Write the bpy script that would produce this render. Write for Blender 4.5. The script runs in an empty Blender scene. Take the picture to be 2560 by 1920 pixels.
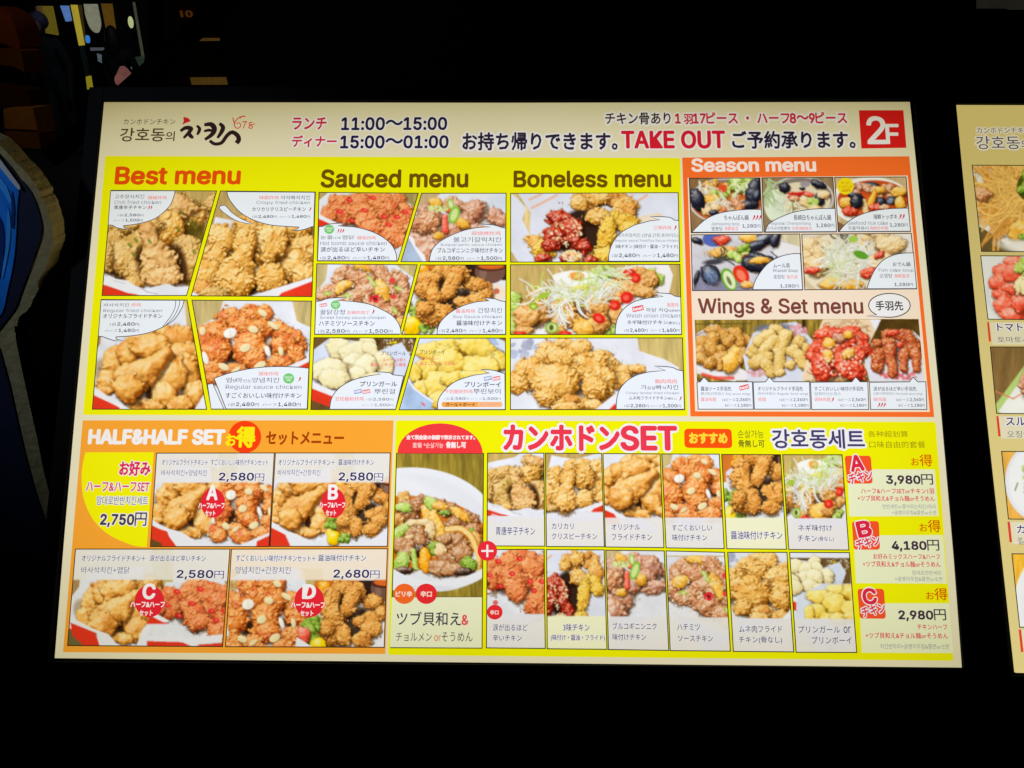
import bpy, math, random
import numpy as np
from mathutils import Matrix, Vector, geometry

# ------------------------------------------------------------------ camera, sky, lamps
sc = bpy.context.scene
C = sc.collection
R = math.radians
CAM = Vector((0.0, 0.0, 1.55)); PITCH = R(25.0); FPX = 1923.0
cam_d = bpy.data.cameras.new('camera'); cam = bpy.data.objects.new('camera', cam_d); C.objects.link(cam)
cam.location = CAM; cam.rotation_euler = (R(90) - PITCH, 0, 0)
cam_d.sensor_width = 36.0; cam_d.lens = 36.0 * FPX / 2560.0; cam_d.clip_start = 0.02; cam_d.clip_end = 200
sc.camera = cam
w = bpy.data.worlds.new('World'); sc.world = w; w.use_nodes = True
nt = w.node_tree
sky = nt.nodes.new('ShaderNodeTexSky'); sky.sky_type = 'NISHITA'; sky.sun_disc = False
sky.sun_elevation = R(-9.0); sky.sun_rotation = R(200)
bg = nt.nodes['Background']; bg.inputs['Strength'].default_value = 0.05
nt.links.new(sky.outputs['Color'], bg.inputs['Color'])
sc.view_settings.view_transform = 'Standard'; sc.view_settings.look = 'None'
sc.view_settings.exposure = 0.0; sc.view_settings.gamma = 1.0

def lamp(name, kind, loc, target, energy, color, size=0.2, spot=40):
    d = bpy.data.lights.new(name, kind); d.energy = energy; d.color = color
    if kind == 'AREA': d.size = size
    else: d.shadow_soft_size = size
    if kind == 'SPOT': d.spot_size = R(spot); d.spot_blend = 0.9
    o = bpy.data.objects.new(name, d); C.objects.link(o); o.location = loc
    o.rotation_euler = (Vector(target) - Vector(loc)).to_track_quat('-Z', 'Y').to_euler()
    return o
# two added spots, cool on the cardboard figure and amber on the boxes; a lamp over the shopfront
lamp('added_figure_spot', 'SPOT', (-1.5, -0.6, 2.7), (-0.74, 1.0, 1.43), 66.0, (0.75, 0.87, 1.0), 0.10, 25)
lamp('added_amber_spot', 'SPOT', (-1.9, 2.6, 3.0), (-2.35, 3.9, 1.4), 15.0, (1.0, 0.55, 0.18), 0.12, 60)
lamp('shopfront_lamp', 'AREA', (-4.2, 9.0, 3.4), (-4.6, 11.0, 1.0), 12.0, (0.75, 0.85, 1.0), 0.6)

# ------------------------------------------------------------------ measuring: pixels of the survey photo -> real planes
ca, sa = math.cos(PITCH), math.sin(PITCH)
def ray(px, py):
    x, y = (px - 1280.0) / FPX, -(py - 960.0) / FPX
    return Vector((x, ca + y * sa, y * ca - sa))          # camera looks along +Y, pitched down
def at(px, py, Y):                                        # point on the upright plane y = Y
    d = ray(px, py); return CAM + d * ((Y - CAM.y) / d.y)
SIGN_R = Matrix(((0.99991187, 0.00423908, -0.01258083), (-0.01278735, 0.56222642, -0.82688447), (0.00356805, 0.82697248, 0.56223108)))
SIGN_O = Vector((-0.00959543, 0.92481741, 1.14500576))
NRM = SIGN_R.col[2].copy()
class Board:
    def __init__(s, origin_px):
        s.o = Vector(SIGN_O)
        s.o = s.pt(*origin_px)
    def pt(s, px, py):
        d = ray(px, py); return CAM + d * ((SIGN_O - CAM).dot(NRM) / d.dot(NRM))
    def loc(s, px, py, z=0.0):
        v = SIGN_R.transposed() @ (s.pt(px, py) - s.o); return (v.x, v.y, z)
TILE = dict(A=(200,380,3.6867), A2=(200,700,3.6867), B=(760,380,3.6867), B2=(760,620,3.6867), C=(1240,380,3.6867), C2=(1240,620,3.6867),
  D=(1680,380,3.16), D2=(1680,700,3.16), E=(120,1030,3.6867), E2=(120,1330,3.6867), F=(540,1030,3.6867), F2=(540,1330,3.16),
  G=(960,1040,3.6867), G2=(1180,1340,3.6867), G3=(1540,1040,3.6867), G4=(1660,1340,3.6867), I=(2060,1050,2.592),
  R1=(2360,250,2.21), R2=(2360,950,2.21), H=(240,240,2.4578), H2=(1100,240,1.8433), Z=(0,0,3.456), N=(0,0,1.0))
def nat(t, x, y):
    ox, oy, s = TILE[t]; return (ox + x / s, oy + y / s)

# ------------------------------------------------------------------ objects, names, labels
def thing(name, label, cat, loc, rot=None, group=None):
    o = bpy.data.objects.new(name, None); C.objects.link(o); o.empty_display_size = 0.05
    o.location = loc
    if rot is not None: o.rotation_euler = rot
    o['label'] = label; o['category'] = cat
    if group: o['group'] = group
    return o
def link(name, me, parent=None, label=None):
    o = bpy.data.objects.new(name, me); C.objects.link(o)
    if parent is not None: o.parent = parent
    if label: o['label'] = label
    return o
def mesh_obj(name, verts, faces, mats, parent=None, label=None, mi=None, smooth=False):
    me = bpy.data.meshes.new(name); me.from_pydata(verts, [], faces)
    for m in (mats if isinstance(mats, (list, tuple)) else [mats]): me.materials.append(m)
    if mi is not None: me.polygons.foreach_set('material_index', mi)
    if smooth: me.polygons.foreach_set('use_smooth', [True] * len(faces))
    me.update()
    return link(name, me, parent, label)
def box_data(x0, x1, y0, y1, z0, z1):
    v = [(x, y, z) for z in (z0, z1) for y in (y0, y1) for x in (x0, x1)]
    f = [(0,2,3,1), (4,5,7,6), (0,1,5,4), (2,6,7,3), (0,4,6,2), (1,3,7,5)]
    return v, f
def boxes(bs):
    V, F = [], []
    for b in bs:
        v, f = box_data(*b); n = len(V); V += v; F += [tuple(i + n for i in q) for q in f]
    return V, F

# ------------------------------------------------------------------ materials
def lin(c):
    return [((v / 255.0) / 12.92 if v <= 10 else ((v / 255.0 + 0.055) / 1.055) ** 2.4) for v in c]
def surf(name, col, rough=0.6, spec=0.3, noise=0.0, scale=20.0, bump=0.0, metal=0.0, stretch=None):
    m = bpy.data.materials.new(name); m.use_nodes = True; n = m.node_tree; p = n.nodes['Principled BSDF']
    p.inputs['Roughness'].default_value = rough; p.inputs['Specular IOR Level'].default_value = spec; p.inputs['Metallic'].default_value = metal
    tc = n.nodes.new('ShaderNodeTexCoord'); t = n.nodes.new('ShaderNodeTexNoise'); t.inputs['Scale'].default_value = scale; t.inputs['Detail'].default_value = 6
    if stretch:
        mp = n.nodes.new('ShaderNodeMapping'); mp.inputs['Scale'].default_value = stretch; n.links.new(tc.outputs['Object'], mp.inputs['Vector']); n.links.new(mp.outputs[0], t.inputs['Vector'])
    else: n.links.new(tc.outputs['Object'], t.inputs['Vector'])
    mx = n.nodes.new('ShaderNodeMix'); mx.data_type = 'RGBA'
    n.links.new(t.outputs['Fac'], mx.inputs[0])
    mx.inputs[6].default_value = (*[v * (1 - noise) for v in col], 1); mx.inputs[7].default_value = (*[v * (1 + noise) for v in col], 1)
    n.links.new(mx.outputs[2], p.inputs['Base Color'])
    if bump:
        b = n.nodes.new('ShaderNodeBump'); b.inputs['Strength'].default_value = bump; b.inputs['Distance'].default_value = 0.01
        n.links.new(t.outputs['Fac'], b.inputs['Height']); n.links.new(b.outputs[0], p.inputs['Normal'])
    return m
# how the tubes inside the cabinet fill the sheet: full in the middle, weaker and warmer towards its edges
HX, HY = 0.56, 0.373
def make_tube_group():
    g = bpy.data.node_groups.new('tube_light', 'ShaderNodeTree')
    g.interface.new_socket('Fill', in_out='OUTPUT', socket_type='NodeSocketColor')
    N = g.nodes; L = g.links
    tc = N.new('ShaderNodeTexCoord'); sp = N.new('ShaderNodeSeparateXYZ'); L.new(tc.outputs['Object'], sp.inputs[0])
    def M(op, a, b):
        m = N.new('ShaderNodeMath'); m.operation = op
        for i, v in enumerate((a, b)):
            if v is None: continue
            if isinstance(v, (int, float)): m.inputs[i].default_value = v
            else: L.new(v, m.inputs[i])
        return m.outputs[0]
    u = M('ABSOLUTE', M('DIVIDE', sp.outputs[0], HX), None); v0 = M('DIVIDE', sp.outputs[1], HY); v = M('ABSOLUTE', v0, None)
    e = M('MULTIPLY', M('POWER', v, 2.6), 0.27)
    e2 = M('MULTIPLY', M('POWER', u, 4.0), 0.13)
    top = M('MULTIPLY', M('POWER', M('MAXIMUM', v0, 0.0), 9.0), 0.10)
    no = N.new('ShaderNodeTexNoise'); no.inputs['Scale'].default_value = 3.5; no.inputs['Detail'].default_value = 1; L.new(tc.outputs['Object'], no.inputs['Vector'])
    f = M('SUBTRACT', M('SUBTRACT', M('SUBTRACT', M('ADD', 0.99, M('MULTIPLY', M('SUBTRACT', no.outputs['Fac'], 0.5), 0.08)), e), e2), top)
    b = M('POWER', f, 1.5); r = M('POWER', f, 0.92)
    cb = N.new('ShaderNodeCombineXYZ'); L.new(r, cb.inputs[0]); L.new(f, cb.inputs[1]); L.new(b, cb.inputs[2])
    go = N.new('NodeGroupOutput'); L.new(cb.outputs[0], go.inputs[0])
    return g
TUBE = make_tube_group()
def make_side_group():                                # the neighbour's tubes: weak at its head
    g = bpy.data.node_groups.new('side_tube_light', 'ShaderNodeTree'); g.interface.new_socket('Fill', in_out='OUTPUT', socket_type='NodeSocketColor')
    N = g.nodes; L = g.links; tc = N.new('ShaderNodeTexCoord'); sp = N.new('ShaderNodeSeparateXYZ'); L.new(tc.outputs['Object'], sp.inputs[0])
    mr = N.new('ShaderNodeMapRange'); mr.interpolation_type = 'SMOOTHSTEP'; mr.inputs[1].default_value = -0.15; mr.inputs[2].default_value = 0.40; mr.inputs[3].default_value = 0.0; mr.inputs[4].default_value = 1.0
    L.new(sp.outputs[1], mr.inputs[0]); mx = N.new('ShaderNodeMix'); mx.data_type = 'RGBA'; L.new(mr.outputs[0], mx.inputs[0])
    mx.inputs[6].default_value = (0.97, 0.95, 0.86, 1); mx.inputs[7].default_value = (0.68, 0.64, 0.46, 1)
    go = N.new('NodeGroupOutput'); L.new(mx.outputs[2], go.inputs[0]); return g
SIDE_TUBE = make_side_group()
_lit = {}
def lit(col, tube=True, k=1.0):
    """print on the back-lit sheet: what shines through ink of this colour"""
    key = (tuple(col) if not isinstance(col, str) else col, tube, k)
    if key in _lit: return _lit[key]
    m = bpy.data.materials.new('backlit_print'); m.use_nodes = True; n = m.node_tree; n.nodes.clear()
    em = n.nodes.new('ShaderNodeEmission'); out = n.nodes.new('ShaderNodeOutputMaterial'); n.links.new(em.outputs[0], out.inputs[0])
    em.inputs['Strength'].default_value = k
    if isinstance(col, str):
        a = n.nodes.new('ShaderNodeAttribute'); a.attribute_name = 'ink'; src = a.outputs['Color']
    else:
        a = n.nodes.new('ShaderNodeRGB'); a.outputs[0].default_value = (*lin(col), 1); src = a.outputs[0]
    if tube:
        g = n.nodes.new('ShaderNodeGroup'); g.node_tree = SIDE_TUBE if tube == 'side' else TUBE
        mx = n.nodes.new('ShaderNodeMix'); mx.data_type = 'RGBA'; mx.blend_type = 'MULTIPLY'; mx.inputs[0].default_value = 1
        n.links.new(src, mx.inputs[6]); n.links.new(g.outputs[0], mx.inputs[7]); src = mx.outputs[2]
    n.links.new(src, em.inputs['Color'])
    _lit[key] = m
    return m
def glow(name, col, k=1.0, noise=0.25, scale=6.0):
    """a lit shop pane, or light on a plain thing painted as emission"""
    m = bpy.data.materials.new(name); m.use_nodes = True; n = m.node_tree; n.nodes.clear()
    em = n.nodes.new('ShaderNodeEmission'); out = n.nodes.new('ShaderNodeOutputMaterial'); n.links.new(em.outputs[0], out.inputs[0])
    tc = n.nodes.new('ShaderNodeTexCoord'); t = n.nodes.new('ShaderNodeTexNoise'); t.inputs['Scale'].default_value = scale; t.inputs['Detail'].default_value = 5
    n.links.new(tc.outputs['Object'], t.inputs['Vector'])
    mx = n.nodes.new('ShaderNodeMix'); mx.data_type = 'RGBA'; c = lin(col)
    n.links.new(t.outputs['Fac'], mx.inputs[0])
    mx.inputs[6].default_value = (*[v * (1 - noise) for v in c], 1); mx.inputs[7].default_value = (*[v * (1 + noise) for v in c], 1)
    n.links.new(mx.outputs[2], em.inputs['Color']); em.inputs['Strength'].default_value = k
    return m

# ------------------------------------------------------------------ flat print: fields, strokes, lettering
Z_FIELD, Z_PHOTO, Z_LINE, Z_BUBBLE, Z_BLINE, Z_HALO, Z_INK = 0.0004, 0.0008, 0.0011, 0.0014, 0.0017, 0.0020, 0.0024
class Print:
    """collects flat shapes of several inks and links them as one mesh of a board"""
    def __init__(s, board, tube=True):
        s.b = board; s.V = []; s.F = []; s.M = []; s.mats = []; s.tube = tube; s.cuts = []; s.lines = set()
    def mi(s, col):
        m = lit(col, s.tube)
        if m not in s.mats: s.mats.append(m)
        return s.mats.index(m)
    def poly3(s, pts, col):
        n = len(s.V); s.V += pts; s.F.append(tuple(range(n, n + len(pts)))); s.M.append(s.mi(col))
    def poly(s, t, pts, col, z):
        s.poly3([s.b.loc(*nat(t, x, y), z) for x, y in pts], col)
    def line(s, t, pts, width, col, z, closed=False, taper=None):
        """stroke of constant width in native pixels along tile points; taper gives a width factor per point"""
        P = [Vector(s.b.loc(*nat(t, x, y), z)) for x, y in pts]; s.line3(P, width * PXM, col, closed, taper)
    def line3(s, P, wd, col, closed=False, taper=None):
        n0 = len(s.V); N = len(P); m = s.mi(col); s.lines.add(m)
        for i, p in enumerate(P):
            a = P[i - 1] if (i > 0 or closed) else P[i]; b = P[(i + 1) % N] if (i < N - 1 or closed) else P[i]
            d1 = (p - a); d2 = (b - p)
            if d1.length < 1e-9: d1 = d2
            if d2.length < 1e-9: d2 = d1
            d1.normalize(); d2.normalize()
            t = d1 + d2
            if t.length < 1e-6: t = d1
            t.normalize(); nn = Vector((-t.y, t.x, 0)); k = max(0.5, t.dot(d1)); h = wd * 0.5 / k * (taper[i] if taper else 1.0)
            s.V.append(tuple(p + nn * h)); s.V.append(tuple(p - nn * h))
        for i in range(N if closed else N - 1):
            j = (i + 1) % N
            s.F.append((n0 + 2*i, n0 + 2*i + 1, n0 + 2*j + 1, n0 + 2*j)); s.M.append(m)
    def text(s, t, segs, box, col=(48,44,84), bold=0.0, halo=0.0, halocol=(244,242,250), z=Z_INK, fit='ink', rot=0.0, gap=0.07):
        """segs: text, or list of (text, size, colour, bold); box: x0,y0,x1,y1 of the ink (or of the capitals) in tile pixels"""
        if isinstance(segs, str): segs = [(segs, 1.0, col, bold)]
        c0 = (len(s.V), len(s.F)); runs, x, lo, hi, cap = [], 0.0, 1e9, -1e9, 0.72
        for q in segs:
            tx, sz = q[0], q[1]; c = q[2] if len(q) > 2 and q[2] else col; bd = q[3] if len(q) > 3 else bold
            lead = len(tx) - len(tx.lstrip()); trail = len(tx) - len(tx.rstrip()); tx = tx.strip()
            v, f = glyphs(tx)
            x += lead * 0.26 * sz
            w0, w1 = v[:, 0].min(), v[:, 0].max()
            p = (v - [w0, 0]) * sz + [x, 0]
            runs.append((p, f, c, bd * sz)); lo = min(lo, p[:, 1].min()); hi = max(hi, p[:, 1].max())
            x += (w1 - w0) * sz + gap * sz + trail * 0.26 * sz
        X1 = max(p[:, 0].max() for p, *_ in runs)
        if fit == 'cap': lo, hi = 0.0, cap * max(q[1] for q in segs)
        bx0, by0, bx1, by1 = box; cx, cy = (bx0 + bx1) / 2, (by0 + by1) / 2
        ctr = Vector(s.b.loc(*nat(t, cx, cy), 0)); l_ = Vector(s.b.loc(*nat(t, bx0, cy), 0)); r_ = Vector(s.b.loc(*nat(t, bx1, cy), 0))
        u_ = Vector(s.b.loc(*nat(t, cx, by0), 0)); d_ = Vector(s.b.loc(*nat(t, cx, by1), 0))
        W, H = (r_ - l_).length, (u_ - d_).length; kx, ky = W / X1, H / (hi - lo)
        ct, st = math.cos(R(rot)), math.sin(R(rot))
        def put(P, f, dx, dy, c, zz):
            X = (P[:, 0] - X1 / 2) * kx + dx; Y = (P[:, 1] - (lo + hi) / 2) * ky + dy
            n = len(s.V)
            s.V += [(ctr.x + a * ct - b * st, ctr.y + a * st + b * ct, zz) for a, b in zip(X.tolist(), Y.tolist())]
            s.F += [tuple(i + n for i in q) for q in f]; s.M += [s.mi(c)] * len(f)
        if halo:
            h = halo * H
            for k in range(10):
                a = 2 * math.pi * k / 10
                for p, f, c, bd in runs: put(p, f, h * math.cos(a), h * math.sin(a), halocol, Z_HALO + k * 4e-6)
        for p, f, c, bd in runs:
            if not bd: put(p, f, 0, 0, c, z)
            else:
                h = bd * ky * 1.0; hx = bd * min(kx, ky * 1.3)
                for k, (a, b) in enumerate(((1, 0), (-1, 0), (0, 0.8), (0, -0.8), (.7, .6), (-.7, .6), (.7, -.6), (-.7, -.6)) if bd > 0.03 else ((1, .5), (-1, -.5), (.5, -1), (-.5, 1))):
                    put(p, f, hx * a, h * b, c, z + k * 4e-6)
        s.cuts.append((c0, (len(s.V), len(s.F))))
    def price(s, t, spec, box, col=(62,56,96), small=0.52, bold=0.012, **kw):
        """alternating small / large pieces: '1羽 |2,480|円  ハーフ |1,480|円'"""
        sg = []
        for i, q in enumerate(spec.split('|')):
            if q: sg.append((q, small if i % 2 == 0 else 1.0, col if i % 2 else tuple(min(255, v + 22) for v in col), bold if i % 2 else 0.0))
        s.text(t, sg, box, col=col, fit='cap', **kw)
    def done(s, name, parent, label=None):
        """one mesh; but every line of lettering becomes an object of its own, and other marks another"""
        if not s.F: return None
        if name != 'lettering' or not s.cuts: return mesh_obj(name, s.V, s.F, s.mats, parent, label, s.M)
        own = set(); o = None
        for (v0, f0), (v1, f1) in s.cuts:
            own.update(range(f0, f1)); used = sorted(set(s.M[f0:f1])); mp = {m: i for i, m in enumerate(used)}
            o = mesh_obj(name, s.V[v0:v1], [tuple(i - v0 for i in q) for q in s.F[f0:f1]], [s.mats[m] for m in used], parent, label, [mp[m] for m in s.M[f0:f1]])
        for k in range(len(s.F)):
            if k not in own: mesh_obj('printed_mark', [s.V[i] for i in s.F[k]], [tuple(range(len(s.F[k])))], [s.mats[s.M[k]]], parent) if len(s.F[k]) > 4 or s.M[k] not in s.lines else None
        rest = [k for k in range(len(s.F)) if k not in own and len(s.F[k]) <= 4 and s.M[k] in s.lines]
        if rest: mesh_obj('printed_line', s.V, [s.F[k] for k in rest], s.mats, parent, None, [s.M[k] for k in rest]).data.validate()
        return o
PXM = 1.12 / 2140.0                                   # metres on the board per survey pixel
_gl = {}
import os
FONT = None
try:                                                   # the plain grotesque that comes with Blender itself; its own default otherwise
    FONT = bpy.data.fonts.load(os.path.join(bpy.utils.system_resource('DATAFILES', path='fonts'), 'Inter.woff2'))
except Exception: FONT = None
def glyphs(tx):
    """outline of a piece of lettering as flat triangles; the fill is taken at the resolution whose area is the middle one, as single fills can fail"""
    if tx not in _gl:
        got = []
        for res in ((2, 3, 4) if tx.isascii() else (2,)):
            cu = bpy.data.curves.new('t', 'FONT'); cu.body = tx; cu.size = 1.0; cu.resolution_u = res; cu.fill_mode = 'FRONT'
            if FONT and tx.isascii(): cu.font = FONT
            o = bpy.data.objects.new('t', cu); me = o.to_mesh()
            v = np.empty(len(me.vertices) * 3, np.float32); me.vertices.foreach_get('co', v)
            got.append((sum(p.area for p in me.polygons), v.reshape(-1, 3)[:, :2].copy(), [tuple(p.vertices) for p in me.polygons]))
            o.to_mesh_clear(); bpy.data.objects.remove(o); bpy.data.curves.remove(cu)
        _gl[tx] = sorted(got, key=lambda g: g[0])[len(got) // 2][1:]
    return _gl[tx]
def ellipse_pts(cx, cy, rx, ry, n=40, a0=0.0, a1=360.0, rot=0.0):
    c, s_ = math.cos(R(rot)), math.sin(R(rot)); out = []
    for i in range(n):
        a = R(a0 + (a1 - a0) * i / (n if a1 - a0 == 360 else n - 1)); x, y = rx * math.cos(a), ry * math.sin(a)
        out.append((cx + x * c - y * s_, cy + x * s_ + y * c))
    return out
def spline(pts, n=5, closed=False):
    out = []; N = len(pts)
    for i in range(N if closed else N - 1):
        g = (lambda k: pts[k % N]) if closed else (lambda k: pts[min(max(k, 0), N - 1)])
        p0, p1, p2, p3 = g(i - 1), g(i), g(i + 1), g(i + 2)
        for k in range(n):
            t = k / n
            out.append(tuple(0.5 * (2*b + (c - a)*t + (2*a - 5*b + 4*c - d)*t*t + (3*b - a - 3*c + d)*t**3) for a, b, c, d in zip(p0, p1, p2, p3)))
    if not closed: out.append(pts[-1])
    return out
def rquad(tl, tr, br, bl, r, rr=None):
    """quad with rounded corners; r in tile pixels"""
    P = [tl, tr, br, bl]; out = []
    for i in range(4):
        p = Vector(P[i]); a = (Vector(P[i - 1]) - p).normalized() * r; b = (Vector(P[(i + 1) % 4]) - p).normalized() * r
        for k in range(6):
            t = k / 5; out.append(tuple(p + a * (1 - t) ** 2 + b * t ** 2))
    return out
# ------------------------------------------------------------------ printed food photographs: small painter of heaps, bowls and sauces
rng = np.random.default_rng(7)
def make_noise(beta, seed, lo, hi, n=512):
    """tileable noise with features from lo to hi cells across"""
    g = np.random.default_rng(seed); fx = np.fft.fftfreq(n)[:, None]; fy = np.fft.rfftfreq(n)[None, :]
    r = np.sqrt(fx * fx + fy * fy); r[0, 0] = 1; sp = np.fft.rfft2(g.standard_normal((n, n))) / r ** beta * np.exp(-(r * lo * 0.6) ** 2) * (1 - np.exp(-(r * hi) ** 4)); sp[0, 0] = 0
    a = np.fft.irfft2(sp, s=(n, n)); return (a / a.std()).astype(np.float32)
NB = [make_noise(0.9, 1, 3.0, 22), make_noise(0.5, 2, 2.2, 9), make_noise(1.6, 3, 4, 90)]
def nz(k, X, Y, s, off):
    X = X / s + off * 37.7; Y = Y / s + off * 91.3
    xi = np.floor(X).astype(int); yi = np.floor(Y).astype(int); fx = X - xi; fy = Y - yi; A = NB[k]
    a = A[yi % 512, xi % 512]; b = A[yi % 512, (xi + 1) % 512]; c = A[(yi + 1) % 512, xi % 512]; d = A[(yi + 1) % 512, (xi + 1) % 512]
    return (a * (1 - fx) + b * fx) * (1 - fy) + (c * (1 - fx) + d * fx) * fy
#        dark           mid            light            bump scale gloss mottle
STYLE = dict(
 gold=((128,62,14),(234,168,82),(255,232,168),0.20,2.8,0.40,(206,122,46)),
 crisp=((128,70,14),(238,182,94),(255,240,186),0.42,1.6,0.3,(216,146,58)),
 drum=((104,62,26),(230,180,112),(255,234,182),0.22,1.8,0.3,(204,140,80)),
 chili=((84,54,18),(216,166,92),(252,222,160),0.36,1.6,0.25,(172,132,54)),
 sauce=((112,38,12),(226,128,58),(255,212,140),0.36,1.7,0.6,(208,84,44)),
 hot=((124,42,18),(222,122,70),(252,188,130),0.38,1.5,0.35,(212,84,50)),
 bulg=((92,48,38),(200,136,104),(250,218,200),0.22,2.2,0.7,(160,104,92)),
 honey=((106,56,34),(206,138,94),(250,222,188),0.24,1.6,0.7,(186,108,74)),
 soy=((88,44,14),(222,150,70),(255,208,130),0.40,1.5,0.15,(198,116,46)),
 white=((206,184,126),(242,232,184),(255,252,222),0.12,2.4,0.05,(234,216,156)),
 yellow=((196,146,30),(242,216,106),(255,246,180),0.16,2.4,0.1,(228,190,64)),
 red=((116,16,10),(214,66,44),(255,158,124),0.22,2.0,0.8,(184,36,24)),
 onion=((110,64,22),(222,158,84),(250,214,150),0.25,1.8,0.5,(190,120,60)),
 meat=((74,40,20),(176,118,76),(232,192,150),0.18,2.2,0.6,(134,78,46)),
 wing=((90,50,12),(196,136,60),(244,202,126),0.16,1.8,0.4,(156,94,34)),
 wingp=((140,100,38),(222,186,106),(252,230,168),0.15,1.8,0.3,(200,154,72)),
 wingr=((84,26,14),(182,86,46),(244,160,108),0.20,1.6,0.8,(160,42,28)),
 yellowc=((120,78,12),(236,186,66),(255,238,150),0.42,1.5,0.2,(206,140,36)),
 dred=((58,8,4),(160,34,20),(246,130,96),0.26,1.8,1.0,(120,16,10)),
 tomato=((176,40,30),(238,96,76),(255,178,160),0.10,2.5,0.7,(226,66,50)),
 orange=((190,90,10),(246,158,30),(255,214,90),0.05,3.0,0.8,(250,140,20)),
 lemon=((200,150,0),(250,206,20),(255,240,120),0.05,3.0,0.8,(240,180,10)),
 potato=((160,96,20),(238,180,72),(255,226,146),0.15,2.5,0.5,(216,140,40)),
 shell=((5,5,10),(22,24,36),(72,80,108),0.05,2.4,0.8,(14,14,24)),
 green=((40,72,10),(120,160,50),(196,220,120),0.5,1.4,0.3,(84,120,30)),
 leaf=((100,140,40),(176,206,96),(226,240,170),0.4,1.6,0.3,(150,186,70)),
 noodle=((170,100,30),(228,172,88),(252,220,150),0.3,1.2,0.4,(206,140,60)),
 cake=((176,126,70),(236,206,150),(255,240,208),0.2,2.0,0.3,(220,180,120)),
 dark=((10,6,4),(52,30,22),(150,110,90),0.1,3.0,0.9,(30,18,12)))
def pal(st, t):
    d, m, l = (np.array(c, np.float32) for c in st[:3]); t = np.clip(t, 0, 1)[..., None]
    return np.where(t < 0.52, d + (m - d) * (t / 0.52) ** 0.8, m + (l - m) * ((t - 0.52) / 0.48).clip(0, 1))
LDIR = np.array((-0.32, -0.58, 0.75)); LDIR = LDIR / np.linalg.norm(LDIR)
class Canvas:
    RES = 0.5
    def __init__(s, x0, y0, x1, y1, base=(232,234,244)):
        s.x0, s.y0 = x0, y0; s.w = int((x1 - x0) * s.RES) + 2; s.h = int((y1 - y0) * s.RES) + 2
        s.img = np.empty((s.h, s.w, 3), np.float32); s.img[:] = base
        yy, xx = np.mgrid[0:s.h, 0:s.w]; s.X = xx.astype(np.float32); s.Y = yy.astype(np.float32); s.seed = 1.0
        s.map = lambda x, y: (x, y); s.k = 1.0; s.kx = s.ky = 1.0
    def view(s, t, ax=0, ay=0, bx=0, by=0, sx=1.0, sy=None):
        """where the dish's own drawing lands: its point a comes to b, scaled"""
        sy = sx if sy is None else sy; ox, oy, sc_ = t if isinstance(t, tuple) else TILE[t]
        s.map = lambda x, y: ((ox + (bx + (x - ax) * sx) / sc_ - s.x0) * s.RES, (oy + (by + (y - ay) * sy) / sc_ - s.y0) * s.RES)
        s.k = math.sqrt(sx * sy) / sc_ * s.RES; s.kx = sx / sc_ * s.RES; s.ky = sy / sc_ * s.RES
        return s
    def win(s, x0, y0, x1, y1):
        a, b, c, d = max(0, int(x0)), max(0, int(y0)), min(s.w, int(x1) + 2), min(s.h, int(y1) + 2)
        if c - a < 3 or d - b < 3: return None
        return (slice(b, d), slice(a, c))
    def blend(s, W, a, col):
        a = a[..., None]; s.img[W] = s.img[W] * (1 - a) + np.asarray(col, np.float32) * a
    def p(s, col, pts, alpha=1.0, tex=0.0, soft=0.0):
        P = np.array([s.map(*q) for q in pts]); W = s.win(P[:, 0].min() - 1, P[:, 1].min() - 1, P[:, 0].max() + 1, P[:, 1].max() + 1)
        if W is None: return
        acc = 0
        for ox, oy in ((-.25, -.25), (.25, -.25), (-.25, .25), (.25, .25)):
            X, Y = s.X[W] + ox, s.Y[W] + oy; ins = np.zeros(X.shape, bool)
            for i in range(len(P)):
                (xa, ya), (xb, yb) = P[i - 1], P[i]
                if ya == yb: continue
                ins ^= ((ya > Y) != (yb > Y)) & (X < (xb - xa) * (Y - ya) / (yb - ya) + xa)
            acc = acc + ins
        a = acc.astype(np.float32) / 4 * alpha
        s.seed += 1; c = np.array(col, np.float32)[None, None] * (1 + tex * nz(2, s.X[W], s.Y[W], 1.0, s.seed)[..., None] * 0.5)
        s.blend(W, a, np.clip(c, 0, 255))
    def grain(s, col, pts, tex=0.055):
        """table wood: long streaks"""
        s.p(col, pts)
        P = np.array([s.map(*q) for q in pts]); W = s.win(P[:, 0].min(), P[:, 1].min(), P[:, 0].max(), P[:, 1].max())
        if W is None: return
        m = (np.abs(s.img[W] - np.array(col)).sum(-1) < 3)[..., None]; s.seed += 1
        s.img[W] = np.where(m, s.img[W] * (1 + tex * nz(0, s.X[W] * 0.9, s.Y[W] * 0.12, 1.0, s.seed)[..., None]), s.img[W])
    def e(s, col, cx, cy, rx, ry=None, ang=0, alpha=1.0, soft=None, shade=0.0):
        ry = rx if ry is None else ry; x, y = s.map(cx, cy); a, b = rx * s.kx, ry * s.ky; m = max(a, b) + 2
        W = s.win(x - m, y - m, x + m, y + m)
        if W is None: return
        ct, st = math.cos(R(ang)), math.sin(R(ang)); dx, dy = s.X[W] - x, s.Y[W] - y
        u, v = (dx * ct + dy * st) / a, (-dx * st + dy * ct) / b; rr = np.sqrt(u * u + v * v)
        al = np.clip((1 - rr) * (min(a, b) if soft is None else 1 / soft) + (0.5 if soft is None else 0), 0, 1) * alpha
        c = np.array(col, np.float32)[None, None] * (1 - shade * (0.4 * u + 0.6 * v))[..., None]
        s.blend(W, al, np.clip(c, 0, 255))
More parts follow.
